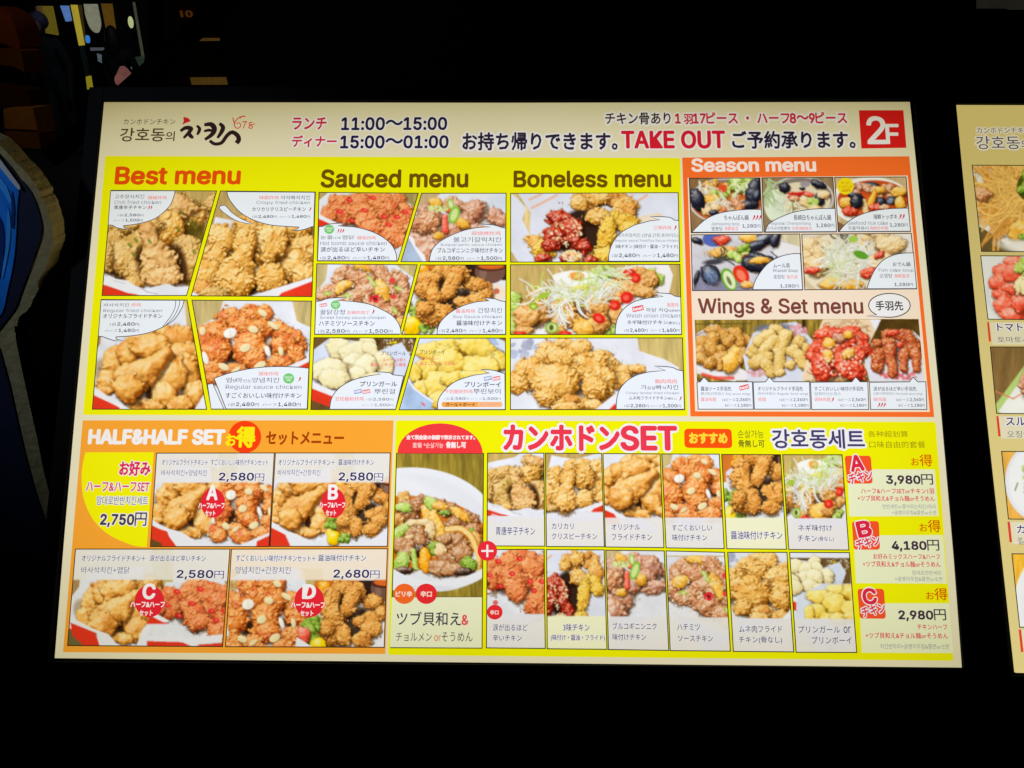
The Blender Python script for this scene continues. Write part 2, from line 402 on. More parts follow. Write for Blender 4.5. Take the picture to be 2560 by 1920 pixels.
    def heap(s, style, W, rr, Rpx, shd=None):
        st = STYLE[style] if isinstance(style, str) else style; s.seed += 1
        X, Y = s.X[W], s.Y[W]; amp, scale, gloss = st[3], st[4], st[5]; q = scale * 0.95 * min(1.6, max(0.40, Rpx / 16))
        n1 = nz(0, X, Y, q, s.seed + 5); n2 = nz(1, X, Y, q * 0.9, s.seed + 9); tone = 0.06 * math.sin(s.seed * 12.9)
        if amp > 0.34: n1 = 0.35 * n1 + 1.0 * np.sqrt(n1 * n1 + 0.04) - 0.78      # curled, craggy crust
        pert = 1 - min(amp, 0.3) * 0.34 * n1; rr = rr * pert
        ring = np.clip(1 - (rr - 1) / 0.16, 0, 1) * (rr > 0.9) * 0.14
        cast = np.clip(1 - ((shd if shd is not None else rr) * pert - 0.92) / 0.30, 0, 1) ** 1.2 * 0.62
        s.img[W] *= ((1 - ring) * (1 - cast))[..., None] ** np.array((0.85, 1.0, 1.15))
        z = np.sqrt(np.clip(1 - rr * rr, 0, 1)); k = min(1.0, Rpx / 12)
        Hh = z * Rpx * 0.66 + amp * k * (n1 * 2.5 + n2 * 0.3)
        gy, gx = np.gradient(Hh); l = np.sqrt(gx * gx + gy * gy + 1)
        nl = np.clip((-gx * LDIR[0] - gy * LDIR[1] + LDIR[2]) / l, 0, 1)
        t = 0.02 + 0.82 * nl ** 1.1 + amp * (0.16 * n1 + 0.05 * n2) + tone
        c = pal(st, t); mt = np.clip(nz(0, X, Y, q * 2.2, s.seed + 21) * 0.5 - 0.12, 0, 0.7)[..., None]
        c = c * (1 - mt) + (np.array(st[6], np.float32) * (0.55 + 0.60 * nl)[..., None]) * mt
        if gloss:
            hv = LDIR + np.array((0, 0, 1.0)); hv /= np.linalg.norm(hv)
            sp = np.clip((-gx * hv[0] - gy * hv[1] + hv[2]) / l, 0, 1) ** 26 * gloss * 0.62; c = c + (255 - c) * sp[..., None]
        a = np.clip((1 - rr) * max(Rpx, 1.5) + 0.5, 0, 1); s.blend(W, a, np.clip(c, 0, 255))
    def l(s, style, cx, cy, rx, ry=None, ang=0):
        ry = rx if ry is None else ry; x, y = s.map(cx, cy); a, b = max(1.0, rx * s.kx), max(1.0, ry * s.ky); m = max(a, b) * 1.4 + 2
        W = s.win(x - m, y - m, x + m, y + m)
        if W is None: return
        ct, st = math.cos(R(ang)), math.sin(R(ang)); dx, dy = s.X[W] - x, s.Y[W] - y
        s.seed += 1; wob = 1 + 0.10 * nz(2, s.X[W], s.Y[W], max(0.4, min(a, b) / 18), s.seed)
        el = lambda dx, dy: np.sqrt(((dx * ct + dy * st) / a) ** 2 + ((-dx * st + dy * ct) / b) ** 2) * wob
        o = min(a, b) * 0.22; s.heap(style, W, el(dx, dy), min(a, b), el(dx - o * 0.6, dy - o))
    def d(s, style, x1, y1, r1, x2, y2, r2):
        """drumstick, wing or strip: a tapered rounded bar"""
        A = s.map(x1, y1); B = s.map(x2, y2); a, b = max(1, r1 * s.k), max(1, r2 * s.k); m = max(a, b) * 1.4 + 2
        W = s.win(min(A[0], B[0]) - m, min(A[1], B[1]) - m, max(A[0], B[0]) + m, max(A[1], B[1]) + m)
        if W is None: return
        dx, dy = B[0] - A[0], B[1] - A[1]; L2 = dx * dx + dy * dy + 1e-6; s.seed += 1; wob = 1 + 0.08 * nz(2, s.X[W], s.Y[W], max(0.4, min(a, b) / 14), s.seed)
        def bar(ox, oy):
            X, Y = s.X[W] - ox, s.Y[W] - oy; t = np.clip(((X - A[0]) * dx + (Y - A[1]) * dy) / L2, 0, 1); tt = t * t * (3 - 2 * t)
            return np.hypot(X - A[0] - t * dx, Y - A[1] - t * dy) / (a + (b - a) * tt) * wob
        o = (a + b) * 0.11; s.heap(style, W, bar(0, 0), (a + b) / 2, bar(o * 0.6, o))
    def s_(s, col, width, pts, alpha=1.0):
        P = [s.map(*q) for q in pts]; h = max(0.35, width * s.k / 2)
        for (xa, ya), (xb, yb) in zip(P, P[1:]):
            W = s.win(min(xa, xb) - h - 1, min(ya, yb) - h - 1, max(xa, xb) + h + 1, max(ya, yb) + h + 1)
            if W is None: continue
            dx, dy = xb - xa, yb - ya; t = np.clip(((s.X[W] - xa) * dx + (s.Y[W] - ya) * dy) / (dx * dx + dy * dy + 1e-6), 0, 1)
            dd = np.hypot(s.X[W] - xa - t * dx, s.Y[W] - ya - t * dy); s.blend(W, np.clip(h - dd + 0.5, 0, 1) * alpha, col)
    def n(s, col, count, cx, cy, rx, ry, size, seed=0):
        g = np.random.default_rng(int(cx + cy) + seed)
        for _ in range(count):
            a, q = g.uniform(0, 6.283), math.sqrt(g.uniform()); sz = size * g.uniform(0.6, 1.3)
            s.e(np.array(col) * g.uniform(0.85, 1.05), cx + rx * q * math.cos(a), cy + ry * q * math.sin(a), sz, sz * g.uniform(.5, 1), g.uniform(0, 180))
    def st(s, col, width, count, cx, cy, rx, ry, length, seed=0, ang=None):
        """strands: shredded onion, sprouts, noodles"""
        g = np.random.default_rng(int(cx * 3 + cy) + seed)
        for _ in range(count):
            a, q = g.uniform(0, 6.283), math.sqrt(g.uniform()); x, y = cx + rx * q * math.cos(a), cy + ry * q * math.sin(a)
            h = g.uniform(0, 6.283) if ang is None else R(ang) + g.normal(0, 0.35); cv = g.normal(0, 0.22); pts = [(x, y)]
            for _k in range(6): x += length / 6 * math.cos(h); y += length / 6 * math.sin(h); h += cv; pts.append((x, y))
            c = np.array(col, float) * g.uniform(0.88, 1.05); s.s_((0.6 * c).clip(0, 255), width * 1.4, [(u + width * .3, v + width * .5) for u, v in pts], 0.22); s.s_(c.clip(0, 255), width, pts)
    def fill(s, style, cx, cy, rx, ry, size, count, seed=0, up=True):
        """a random heap of lumps, back ones first"""
        g = np.random.default_rng(int(cx + 7 * cy) + seed); q = []
        for _ in range(count):
            a, k = g.uniform(0, 6.283), math.sqrt(g.uniform()); q.append((cy + ry * k * math.sin(a), cx + rx * k * math.cos(a), size * g.uniform(.7, 1.25), g.uniform(.6, 1), g.uniform(0, 180)))
        for y, x, r, asp, an in sorted(q): s.l(style, x, y, r, r * asp, an)
    def finish(s):
        g = np.random.default_rng(3); s.img += g.normal(0, 2.0, (s.h, s.w, 1)); np.clip(s.img, 0, 255, out=s.img); s.img = 255 * (s.img / 255) ** 0.82; g_ = s.img.mean(2, keepdims=True); s.img = np.clip(g_ + (s.img - g_) * 1.16 + np.array((4, 1, -5)) * (1 - np.abs(g_ / 127.5 - 1)), 0, 255)

PAPER = (232,234,244); TABLE = (176,156,104); TRAY = (206,48,34); GAP = (44,22,10)
def paper(c, pts): c.p(PAPER, pts, tex=0.035)
def tray(c, red, rim):
    c.p(TRAY, red, tex=0.05); c.p((240,240,248), rim, tex=0.02)
def d_chili_heap(c):
    c.l('chili',1150,610,70,60); c.l('chili',1120,840,110,200,10); c.l('chili',860,640,170,110,20); c.l('crisp',960,700,130,100); c.e((60,52,14),1000,820,110,150,-40,0.8,0.5)
    c.l('chili',330,770,80,70); c.l('chili',480,760,170,90,-20); c.l('chili',330,900,110,110); c.l('drum',880,620,140,90,20)
    c.l('crisp',790,780,150,130,20); c.l('chili',640,760,90,70); c.e(GAP,560,900,160,120,0,0.8,0.5)
    c.d('chili',420,1020,150,560,880,80); c.l('chili',270,1010,80,130); c.l('chili',960,920,140,70,10); c.l('chili',990,1070,140,160); c.e(GAP,900,1080,60,200,-10,0.85,0.5)
    c.e(GAP,560,1060,60,160,0,0.7,0.5); c.l('chili',520,1140,90,110); c.l('crisp',520,1205,80,45); c.e(GAP,860,1060,70,200,-12,0.8,0.45); c.e(GAP,585,1040,70,150,0,0.7,0.5); c.d('drum',740,1120,150,620,800,62); c.l('drum',740,1170,150,90)
    for x, y in ((900,670),(480,920),(530,880),(510,990),(870,800),(640,890),(1000,970),(1060,880),(980,760)): c.e((78,92,22),x,y,34,16,50,0.75,0.6)
def d_chili_front(c):
    paper(c, [(220,1110),(330,1170),(450,1190),(560,1270),(660,1250),(800,1215),(900,1250),(1010,1235),(1000,1330),(700,1330),(560,1310),(350,1230)])
    tray(c, [(200,1220),(560,1328),(200,1328)], [(215,1110),(240,1140),(700,1300),(640,1330),(440,1300),(205,1215)])
    c.s_((120,120,140),8,[(540,1240),(620,1290),(720,1310)],0.6); c.s_((150,150,170),6,[(320,1190),(420,1215)],0.6)
def d_chili(c):
    c.grain((186,158,96), [(250,340),(1280,340),(1280,900),(250,900)])
    paper(c, [(240,640),(620,560),(870,400),(960,470),(1060,560),(1080,640),(1150,660),(1200,780),(1000,1330),(230,1330)])
    d_chili_heap(c); d_chili_front(c)
def d_crispy_heap(c):
    for a in ((1310,860,120,110),(1560,760,130,110),(1720,720,130,70),(1900,780,130,120),(1250,1000,120,110),(1980,930,110,100)): c.l('crisp',*a)
    c.l('crisp',2040,1080,130,160); c.l('crisp',1180,1130,120,120); c.l('crisp',1900,1050,150,150); c.e(GAP,1720,1020,120,90,0,.75,.5); c.l('crisp',1700,880,140,170,20)
    c.l('soy',1150,1250,120,80); c.l('crisp',1500,880,100,130,20); c.d('crisp',1420,1180,175,1510,950,70); c.l('crisp',1430,1200,175,110); c.l('crisp',1720,1170,120,120); c.e((70,40,10),1770,1010,40,40,0,.9,.5)
    c.l('chili',1230,1290,120,50); c.l('crisp',2000,1150,120,110)
def d_crispy_front(c):
    tray(c, [(1820,1340),(1860,1290),(2150,1180),(2150,1340)], [(1560,1330),(1700,1290),(2150,1150),(2150,1190),(1860,1300),(1820,1340)])
    c.p(PAPER,[(1025,1300),(1060,1290),(1100,1330),(1020,1335)])
def d_crispy(c):
    c.grain((178,150,94), [(1000,340),(2190,340),(2190,1000),(1000,1000)])
    paper(c, [(1250,600),(1400,630),(1620,650),(1980,560),(2070,730),(2030,830),(2140,900),(2150,1340),(1020,1340),(1150,1000)])
    d_crispy_heap(c); d_crispy_front(c)
def d_regular(c):
    c.grain((186,166,110), [(960,150),(1200,150),(1200,700),(960,700)]); c.grain((150,120,80), [(100,500),(260,500),(260,800),(100,800)])
    paper(c, [(60,760),(190,590),(210,380),(960,180),(1000,560),(1200,700),(1250,1260),(60,1260)])
    c.e((160,140,110),200,830,90,130,0,.8,.4)
    c.l('gold',720,480,180,70,-8); c.l('gold',930,560,150,130); c.l('gold',560,560,150,110); c.l('gold',1050,760,80,200,-10); c.l('gold',330,720,110,150,20); c.l('gold',440,660,110,120); c.l('gold',250,930,100,110); c.l('gold',640,610,190,110,-10)
    c.l('gold',930,700,150,130); c.l('gold',990,860,130,180,-14); c.e(GAP,680,980,110,160,10,.9,.45); c.l('gold',240,1020,90,40)
    c.l('gold',1070,1060,110,130); c.l('gold',820,900,150,230,20); c.l('gold',790,1050,110,120,20); c.e(GAP,640,1060,40,110,0,.9,.5)
    c.l('gold',570,1150,120,60); c.l('gold',680,1170,90,60); c.l('gold',930,1140,120,80)
    c.d('gold',480,930,165,800,680,66); c.l('gold',450,1000,140,130,-20)
    tray(c, [(60,1010),(130,1045),(400,1195),(440,1300),(60,1300)], [(60,970),(160,1005),(330,1110),(480,1200),(620,1300),(440,1300),(360,1170),(60,1030)])
    c.p(PAPER,[(1060,1190),(1140,1060),(1260,1080),(1260,1200)],tex=.03)
ALM = ((1685,305,45,26,30),(1385,490,62,46,-20),(1598,455,48,32,15),(1525,625,52,36,-25),(1780,420,58,24,35),(1730,655,24,52,-20),(1852,655,24,44,-10),(1660,790,60,34,-30),(1325,800,52,30,25),(1155,720,28,60,-20),(1440,830,50,18,-35),(1130,470,30,40,0))
def d_almond(c):
    c.grain((190,170,116), [(1020,170),(2160,170),(2160,600),(1020,600)])
    paper(c, [(1050,460),(1280,330),(1330,170),(1950,170),(2000,380),(2150,450),(2150,760),(1050,900)])
    for a in ((1390,340,110,90,0),(1590,310,110,90,0),(1710,310,70,80,0),(1200,440,120,60,-20),(1860,480,140,100,30),(1500,420,140,90,0),(1280,500,140,110,0),(1980,560,90,130,-30),(1660,450,110,120,0)): c.l('sauce',*a)
    c.e(GAP,1400,700,120,100,0,.9,.5); c.e(GAP,1800,650,90,70,0,.9,.5); c.l('sauce',1150,560,110,90); c.l('sauce',1240,650,150,130); c.l('sauce',1880,590,120,90,-20); c.l('sauce',1990,700,90,110); c.l('sauce',1570,620,150,180); c.l('sauce',1600,740,120,90)
    c.l('sauce',1850,760,120,80); c.l('sauce',1220,830,110,90); c.l('sauce',1440,820,120,60); c.l('sauce',1240,900,110,60); c.l('sauce',1500,900,150,70); c.l('sauce',1760,880,140,80)
    tray(c, [(1960,820),(2160,720),(2160,820)], [(1860,820),(2160,690),(2160,730),(1960,830)])
    for x, y, a, b, g in ALM: c.e((120,50,24),x+6,y+10,a,b,g,.5); c.e((238,224,176) if (x+y)%3 else (250,248,240),x,y,a,b,g,shade=.08)
    c.s_((190,170,120),5,[(1385,455),(1390,525)],.6)
def d_hot(c):
    c.grain((150,136,84), [(860,360),(1080,360),(1080,520),(860,520)]); c.grain((170,150,98), [(120,360),(300,360),(300,480),(120,480)])
    paper(c, [(100,480),(230,370),(860,370),(1000,500),(1100,520),(1060,1020),(100,1020)])
    for a in ((620,400,150,60),(760,430,80,60),(350,470,110,70),(860,470,80,80),(530,470,120,90),(280,560,110,80),(700,480,110,80),(900,570,110,100),(430,560,120,80)): c.l('hot',*a)
    c.e(GAP,760,600,60,40,0,.7,.5); c.l('hot',340,600,110,80); c.l('hot',550,560,120,90); c.l('hot',790,520,90,80); c.l('hot',960,620,90,110); c.e(GAP,480,660,70,60,0,.7,.5)
    c.l('hot',230,590,80,60); c.l('hot',700,600,110,70); c.l('hot',880,650,110,90); c.l('hot',590,640,110,100); c.l('hot',950,740,90,90); c.l('hot',620,690,100,70); c.l('hot',820,760,120,110,20); c.l('hot',900,820,80,60)
    for x, y in ((635,425),(780,670),(740,598),(420,445),(330,550),(930,555),(440,635),(860,600),(560,540)): c.e((206,30,34),x,y,34,20,20,.85); c.e((240,140,130),x+4,y-2,12,6,20,.8)
    tray(c, [(120,620),(150,610),(340,700),(120,700)], [(130,560),(170,590),(360,680),(300,690),(120,610)])
    paper(c,[(820,910),(960,840),(1000,1020),(800,1020)])
def d_bulg(c):
    c.grain((196,170,130), [(1000,370),(1300,370),(1300,520),(1000,520)])
    paper(c, [(900,560),(1180,460),(1260,380),(1880,380),(1880,1020),(880,1020)]); c.e((200,214,236),1800,470,150,110,0,.6,.5)
    c.l('bulg',1380,490,120,70); c.l('bulg',1760,590,110,70,10); c.l('bulg',1840,640,70,60); c.l('bulg',1120,530,80,50); c.l('bulg',1170,600,120,90); c.l('bulg',1560,550,120,110); c.l('bulg',1480,650,110,80)
    c.e(GAP,1400,700,200,90,0,.6,.6); c.l('bulg',1350,720,110,70); c.l('bulg',1100,830,140,130); c.l('honey',1120,650,140,90,-6); c.l('bulg',1250,830,120,90); c.l('bulg',1150,930,120,110); c.l('bulg',1600,720,140,60)
    c.l('potato',1220,470,60,40,20); c.l('potato',1460,660,60,50,30); c.l('potato',1240,770,50,36); c.d('tomato',1300,720,30,1300,600,24); c.d('tomato',1330,540,26,1310,480,20)
    c.e((120,176,60),1385,580,48,84,20); c.e((206,226,150),1385,580,30,62,20); c.e((150,190,80),1350,480,34,50,-10); c.e((220,232,180),1352,482,18,34,-10); c.n((216,226,150),30,1240,520,90,30,16)
    c.p((176,196,226),[(930,790),(1030,860),(1110,960),(1120,1020),(890,1020)],tex=.1); c.p((246,246,252),[(950,770),(1010,790),(1030,870),(1110,950),(1130,1020),(1100,1020),(1020,890)])
def d_honey(c):
    c.grain((190,172,120), [(100,140),(1070,140),(1070,420),(100,420)]); paper(c, [(100,420),(200,300),(220,150),(840,150),(1040,300),(1040,560),(100,560)])
    c.l('honey',700,200,90,50,40); c.l('honey',840,330,130,100,30); c.l('honey',380,250,110,90); c.l('honey',320,300,70,70); c.l('potato',560,180,110,40,15); c.l('honey',520,290,140,80); c.l('honey',900,420,100,110); c.d('honey',640,180,40,780,330,70)
    c.l('honey',250,410,130,70,-10); c.l('honey',160,450,60,40); c.l('honey',600,380,160,60,-15); c.l('honey',740,420,110,90); c.l('honey',440,460,170,60,-12); c.l('honey',860,520,120,80); c.l('honey',650,540,150,90); c.l('honey',800,610,120,80)
    c.l('potato',370,350,100,50,-25); c.l('potato',730,380,55,110,-25); c.l('potato',860,690,90,40)
    c.e((200,40,46),655,470,52,36); c.e((120,20,24),655,470,24,14); c.e((210,60,60),815,300,30,24); c.e((206,60,60),825,450,30,22)
    for x, y, a in ((610,285,40),(870,375,20),(400,440,0),(840,580,60),(215,420,0),(640,330,45)): c.e((150,176,70),x,y,42,20,a); c.e((214,220,150),x,y,24,9,a)
    c.n((250,236,206),120,560,430,420,240,9)
def d_soy(c):
    c.p((190,102,44),[(900,150),(1880,150),(1880,420),(900,420)],tex=.1); c.p((34,22,18),[(1450,150),(1880,150),(1880,330),(1560,330)]); c.p(PAPER,[(960,330),(1100,250),(1880,300),(1880,700),(980,700)],tex=.02)
    c.e((96,66,58),1715,220,140,110); c.e((150,120,112),1650,240,40,70,0,.4,.4); c.e((60,30,24),1715,175,140,40); c.e((200,90,40),1725,165,120,32)
    c.l('orange',1100,200,60,50); c.l('orange',1060,260,50,40); c.e((244,224,206),1770,420,90,90); c.e((186,96,70),1775,400,28,26)
    c.fill('green',1000,560,70,110,40,14); c.l('lemon',1000,720,80,90); c.fill('green',1140,740,70,40,34,8)
    c.e((30,18,10),1340,520,260,180,0,.9,.3); c.l('soy',1560,330,90,70); c.l('soy',1660,370,70,60); c.l('soy',1290,220,130,80); c.l('soy',1150,290,120,80); c.l('soy',1440,240,90,90); c.l('soy',1620,330,70,60); c.l('soy',1680,430,70,60)
    c.l('soy',1130,370,120,90); c.l('soy',1210,440,110,90); c.e((30,16,8),1270,340,40,100,10,.9,.5); c.e((30,16,8),1500,440,60,90,-20,.9,.5); c.d('soy',1330,400,70,1400,260,80); c.l('soy',1570,480,90,70); c.l('soy',1460,500,80,50)
    c.l('soy',1190,600,180,110,10); c.l('soy',1120,560,90,70); c.l('soy',1300,620,80,90); c.l('soy',1560,560,120,70); c.l('soy',1480,650,110,70)
def d_pgirl(c):
    c.p((86,62,36),[(60,820),(1050,820),(1050,1500),(60,1500)],tex=.15); c.n((250,248,230),90,880,900,160,100,6); c.s_((230,210,30),12,[(790,880),(850,865),(830,905),(880,900)])
    c.p((216,226,246),[(60,960),(240,830),(500,860),(660,960),(900,870),(990,1010),(900,1250),(420,1500),(60,1300)],tex=.04); c.p((240,242,250),[(250,840),(470,880),(480,900),(240,860)])
    c.l('white',570,880,90,80); c.l('white',330,930,110,100); c.l('white',480,960,130,100); c.d('white',680,1000,40,600,920,60); c.l('white',730,1050,90,110,-20); c.e((120,90,40),430,1150,60,120,20,.8,.5); c.l('white',460,1060,110,90); c.l('white',570,1100,110,130); c.l('white',500,1170,100,80); c.l('white',220,1120,160,120); c.l('white',280,1200,140,90); c.l('white',650,1200,100,50)
    tray(c,[(60,1280),(420,1420),(380,1520),(60,1400)],[(60,1220),(120,1250),(460,1400),(420,1430),(60,1290)])
def d_pboy(c):
    c.p((220,228,246),[(860,820),(1870,820),(1870,1500),(860,1500)],tex=.04); c.p((120,90,60),[(1760,820),(1870,820),(1870,870)]); c.p((160,186,224),[(1450,830),(1760,830),(1800,900),(1500,870)],tex=.1)
    c.l('yellow',1340,900,120,70); c.l('yellow',1600,930,180,110,20); c.l('yellow',1150,960,130,80); c.l('yellow',1280,980,90,70); c.e((140,96,20),1450,980,120,40,30,.8,.5); c.l('yellow',1330,1060,150,130); c.l('yellow',1110,1120,110,90); c.l('yellow',1800,1040,80,90); c.l('yellow',1620,1110,170,120)
    c.l('yellow',1020,1150,60,90); c.l('yellow',1100,1290,90,80); c.l('yellow',1230,1260,120,130); c.l('yellow',1380,1200,110,60); c.l('yellow',1260,1400,110,90); c.l('yellow',1560,1180,140,50)
    c.p((166,192,230),[(960,1210),(1010,1290),(1190,1400),(1170,1500),(890,1500)],tex=.1); c.s_((246,246,252),16,[(960,1210),(1010,1290),(1100,1360),(1190,1420)]); c.e((226,70,60),1100,1440,26,10,40,.8)
def d_three(c):
    c.p((224,228,244),[(120,370),(1700,370),(1700,1030),(120,1030)],tex=.03); c.grain((206,182,128),[(130,380),(200,380),(320,560),(310,760),(240,620),(280,520),(190,420)]); c.grain((200,176,120),[(130,900),(210,1020),(130,1020)]); c.p((232,214,190),[(1300,600),(1500,560),(1700,700),(1300,760)],tex=.04)
    for t_, y in (((310,440),(420,390)),0),(((330,520),(560,400)),0),(((400,760),(520,690)),0),(((1240,500),(1390,400)),0),(((1180,470),(1260,400)),0): c.s_((232,160,120),22,t_,.7)
    c.fill('soy',940,440,250,70,60,22); c.l('crisp',1180,520,100,100); c.l('crisp',760,470,90,70); c.l('crisp',930,430,110,60); c.e((24,12,8),800,620,170,90,10,.95,.3); c.e((30,14,8),870,780,140,170,0,.95,.3); c.l('soy',1240,560,70,80)
    c.l('crisp',940,590,120,80); c.l('yellowc',1090,640,80,90); c.l('yellowc',1180,640,110,70); c.l('yellowc',1020,760,90,160,10); c.l('crisp',370,840,80,80); c.l('yellowc',430,900,110,90); c.l('yellowc',980,950,120,70); c.e((24,12,8),680,870,130,90,0,.95,.4)
    c.l('dred',590,640,130,90,40); c.l('dred',700,720,120,110); c.l('dred',540,780,120,90); c.l('dred',720,820,80,90); c.l('dred',500,860,90,60); c.l('dred',820,880,70,70); c.l('dred',430,980,70,44); c.l('dred',870,1000,70,50); c.l('soy',690,970,100,60); c.l('dred',650,980,60,40)
    c.e((30,8,4),660,860,60,50,0,.85,.5); c.l('yellowc',1230,700,90,60); c.n((250,226,180),60,650,740,140,140,11); c.n((250,232,190),50,700,960,90,50,13); c.n((250,220,160),16,960,590,80,50,10)
def d_onion(c):
    c.grain((186,160,98), [(120,150),(1720,150),(1720,810),(120,810)]); c.p((240,238,240),[(300,820),(400,500),(700,280),(1020,200),(1300,158),(1590,158),(1630,250),(1600,400),(1500,620),(1200,820)],tex=.02)
    c.fill('leaf',190,620,80,180,60,18); c.fill('leaf',1400,320,110,100,50,14); c.fill('leaf',1000,740,120,50,50,10); c.fill('leaf',980,230,120,50,40,9)
    for a in ((1320,240,110,60),(1180,260,90,60),(1420,290,80,80),(1330,340,100,70),(1100,370,130,80),(1230,370,120,80),(900,420,110,80),(1370,410,90,50),(400,430,110,60)): c.l('onion',*a)
    c.e(GAP,700,600,300,160,0,.7,.4); c.l('onion',1100,450,100,70); c.l('onion',930,540,130,110); c.l('onion',620,540,110,90); c.l('onion',1100,610,60,80); c.l('onion',360,600,150,120); c.l('onion',290,650,120,110); c.l('onion',640,650,130,90); c.l('potato',840,740,140,90,10); c.l('onion',960,690,80,90,40); c.l('onion',560,760,80,40); c.l('onion',260,760,90,40)
    for x, y, rx, ry, g in ((1205,460,60,56,0),(1095,530,54,48,0),(950,650,62,44,30),(1230,225,60,30,0),(1290,280,46,46,0),(640,790,60,24,0),(220,790,60,20,0)): c.e((200,34,30),x,y,rx,ry,g,shade=.2); c.e((240,110,90),x-6,y,rx*.45,ry*.45,g,.7)
    c.st((206,222,110),13,26,620,420,320,70,150); c.st((246,248,236),11,46,600,440,270,90,190); c.st((232,246,206),9,30,960,250,160,90,160,ang=25); c.st((244,248,236),10,22,900,480,120,60,170,ang=-60); c.st((246,248,238),11,16,590,570,60,70,130,ang=80)
    c.e((120,160,40),345,540,40,32); c.e((200,216,110),345,540,22,16); c.e((120,160,50),515,735,62,52); c.e((206,216,150),515,735,46,38); c.e((60,80,20),510,735,20,26); c.e((150,180,60),440,440,60,26,-20)
    c.p((248,248,240),spline([(530,250),(700,210),(890,240),(880,300),(780,370),(640,360),(550,310)],4,True)); c.e((244,222,90),720,345,150,40,0,.9,.3); c.e((250,250,246),712,282,155,70); c.e((226,142,66),740,262,74,40,shade=.2); c.e((246,206,130),755,258,38,18,-20); c.st((206,230,130),9,16,820,340,150,50,130); c.st((244,248,226),9,14,620,370,110,30,120)
def d_tender(c):
    c.grain((196,174,112), [(1290,820),(1740,820),(1740,1300),(1290,1300)]); paper(c, [(120,820),(1300,820),(1320,950),(1560,1030),(1680,1100),(1700,1500),(120,1500)]); c.n((176,184,210),14,250,930,120,80,36); c.e((160,166,190),290,910,70,40,20,.7,.5)
    for a in ((640,900,130,70,0),(760,920,110,80,0),(480,980,150,90,-30),(960,990,90,60,0),(1050,1080,90,80,0),(620,1010,150,90,0),(1180,1130,110,60,0),(300,1120,150,110,-35),(1300,1120,80,40,0),(220,1240,120,100,0),(850,1090,180,130,0),(1120,1210,120,80,0),(400,1180,120,110,0),(930,1200,140,130,0)): c.l('crisp',*a)
    c.e(GAP,720,1300,120,90,0,.6,.5); c.l('crisp',980,1330,110,90); c.l('crisp',560,1250,220,185); c.l('crisp',460,1370,110,90); c.l('crisp',900,1290,120,110); c.e((120,70,20),680,1370,90,70,0,.6,.5); c.l('crisp',700,1430,160,80); c.l('soy',700,1400,70,40); c.l('crisp',640,1470,120,50); c.l('crisp',900,1450,80,50)
    c.p(PAPER,[(120,1340),(200,1370),(270,1320),(380,1490),(120,1500)],tex=.03); c.p((240,240,250),[(900,1500),(1000,1420),(1130,1320),(1140,1500)],tex=.03); c.p(TRAY,[(1030,1500),(1100,1430),(1120,1500)])
def steel(c, x, y, rx, ry): c.e((150,140,136),x,y,rx,ry); c.e((224,218,212),x,y,rx*.985,ry*.97); c.e((120,110,106),x,y,rx*.94,ry*.92)
def d_jjam(c):
    c.grain((120,92,64), [(120,200),(720,200),(720,650),(120,650)]); steel(c,430,390,300,185); c.e((186,92,44),430,400,275,160); c.l('green',560,260,120,60); c.fill('leaf',590,250,90,50,40,8); c.st((230,240,190),16,10,560,240,90,40,120,ang=100)
    c.fill('noodle',330,290,110,50,24,16); c.st((236,226,206),14,14,270,320,60,50,70); c.l('shell',205,380,56,90,-20); c.l('shell',640,330,60,110,15); c.l('shell',610,420,70,40); c.e((176,196,226),665,330,20,40,20,.5,.5)
    c.fill('leaf',410,310,90,50,30,9); c.e((206,70,40),400,290,34,32); c.l('potato',320,380,50,46); c.st((240,236,216),7,50,400,420,110,50,70); c.l('cake',290,470,56,34); c.l('honey',520,420,60,40,30); c.fill('hot',430,480,150,36,26,8); c.l('cake',340,440,40,26); c.l('shell',330,480,40,22)
def d_naga(c):
    c.grain((130,110,84), [(690,190),(1300,190),(1300,650),(690,650)]); steel(c,1010,370,270,180); c.e((226,214,186),1010,390,240,150); c.p((220,232,206),spline([(740,330),(830,300),(890,380),(900,470),(860,530),(780,540),(730,450)],4,True),tex=.05); c.st((180,206,150),10,16,760,260,50,60,130,ang=80)
    c.l('shell',890,285,46,40); c.l('shell',1160,260,60,30,20); c.l('shell',1165,380,34,56,-30); c.l('shell',1025,290,26,14); c.e((150,140,150),1050,255,40,24); c.st((206,40,36),16,6,930,340,60,20,90,ang=10); c.l('honey',960,370,50,24); c.l('cake',1050,390,46,40); c.fill('leaf',1090,410,70,40,26,8); c.l('tomato',1080,335,40,20); c.l('cake',1200,340,50,34); c.l('cake',930,430,50,30); c.st((230,236,214),8,16,900,420,60,50,80); c.l('cake',1130,450,60,28); c.s_((90,120,50),8,[(955,480),(950,400)])
def d_rice(c):
    c.grain((196,170,128), [(1270,190),(1900,190),(1900,650),(1270,650)]); c.p((110,80,60),[(1290,540),(1380,590),(1370,640),(1300,640)]); c.e((246,244,240),1570,390,320,190); c.e((178,64,28),1590,380,285,155); c.e((206,90,40),1500,420,180,100,0,.6,.4)
    c.l('shell',1580,275,60,34); c.l('shell',1450,350,70,30,20); c.fill('bulg',1500,290,70,36,22,14); c.fill('honey',1700,330,120,60,30,14); c.l('potato',1370,400,50,40); c.l('potato',1790,310,60,40); c.d('orange',1560,420,24,1610,310,22); c.d('cake',1530,470,24,1510,390,22); c.l('shell',1460,390,50,60); c.l('shell',1650,400,50,44); c.l('shell',1745,385,50,34); c.e((150,170,200),1720,390,34,26,0,.7,.5); c.l('potato',1640,300,44,30); c.l('red',1400,470,60,40); c.l('red',1600,440,50,30); c.l('potato',1800,400,40,50); c.l('honey',1680,440,40,20)
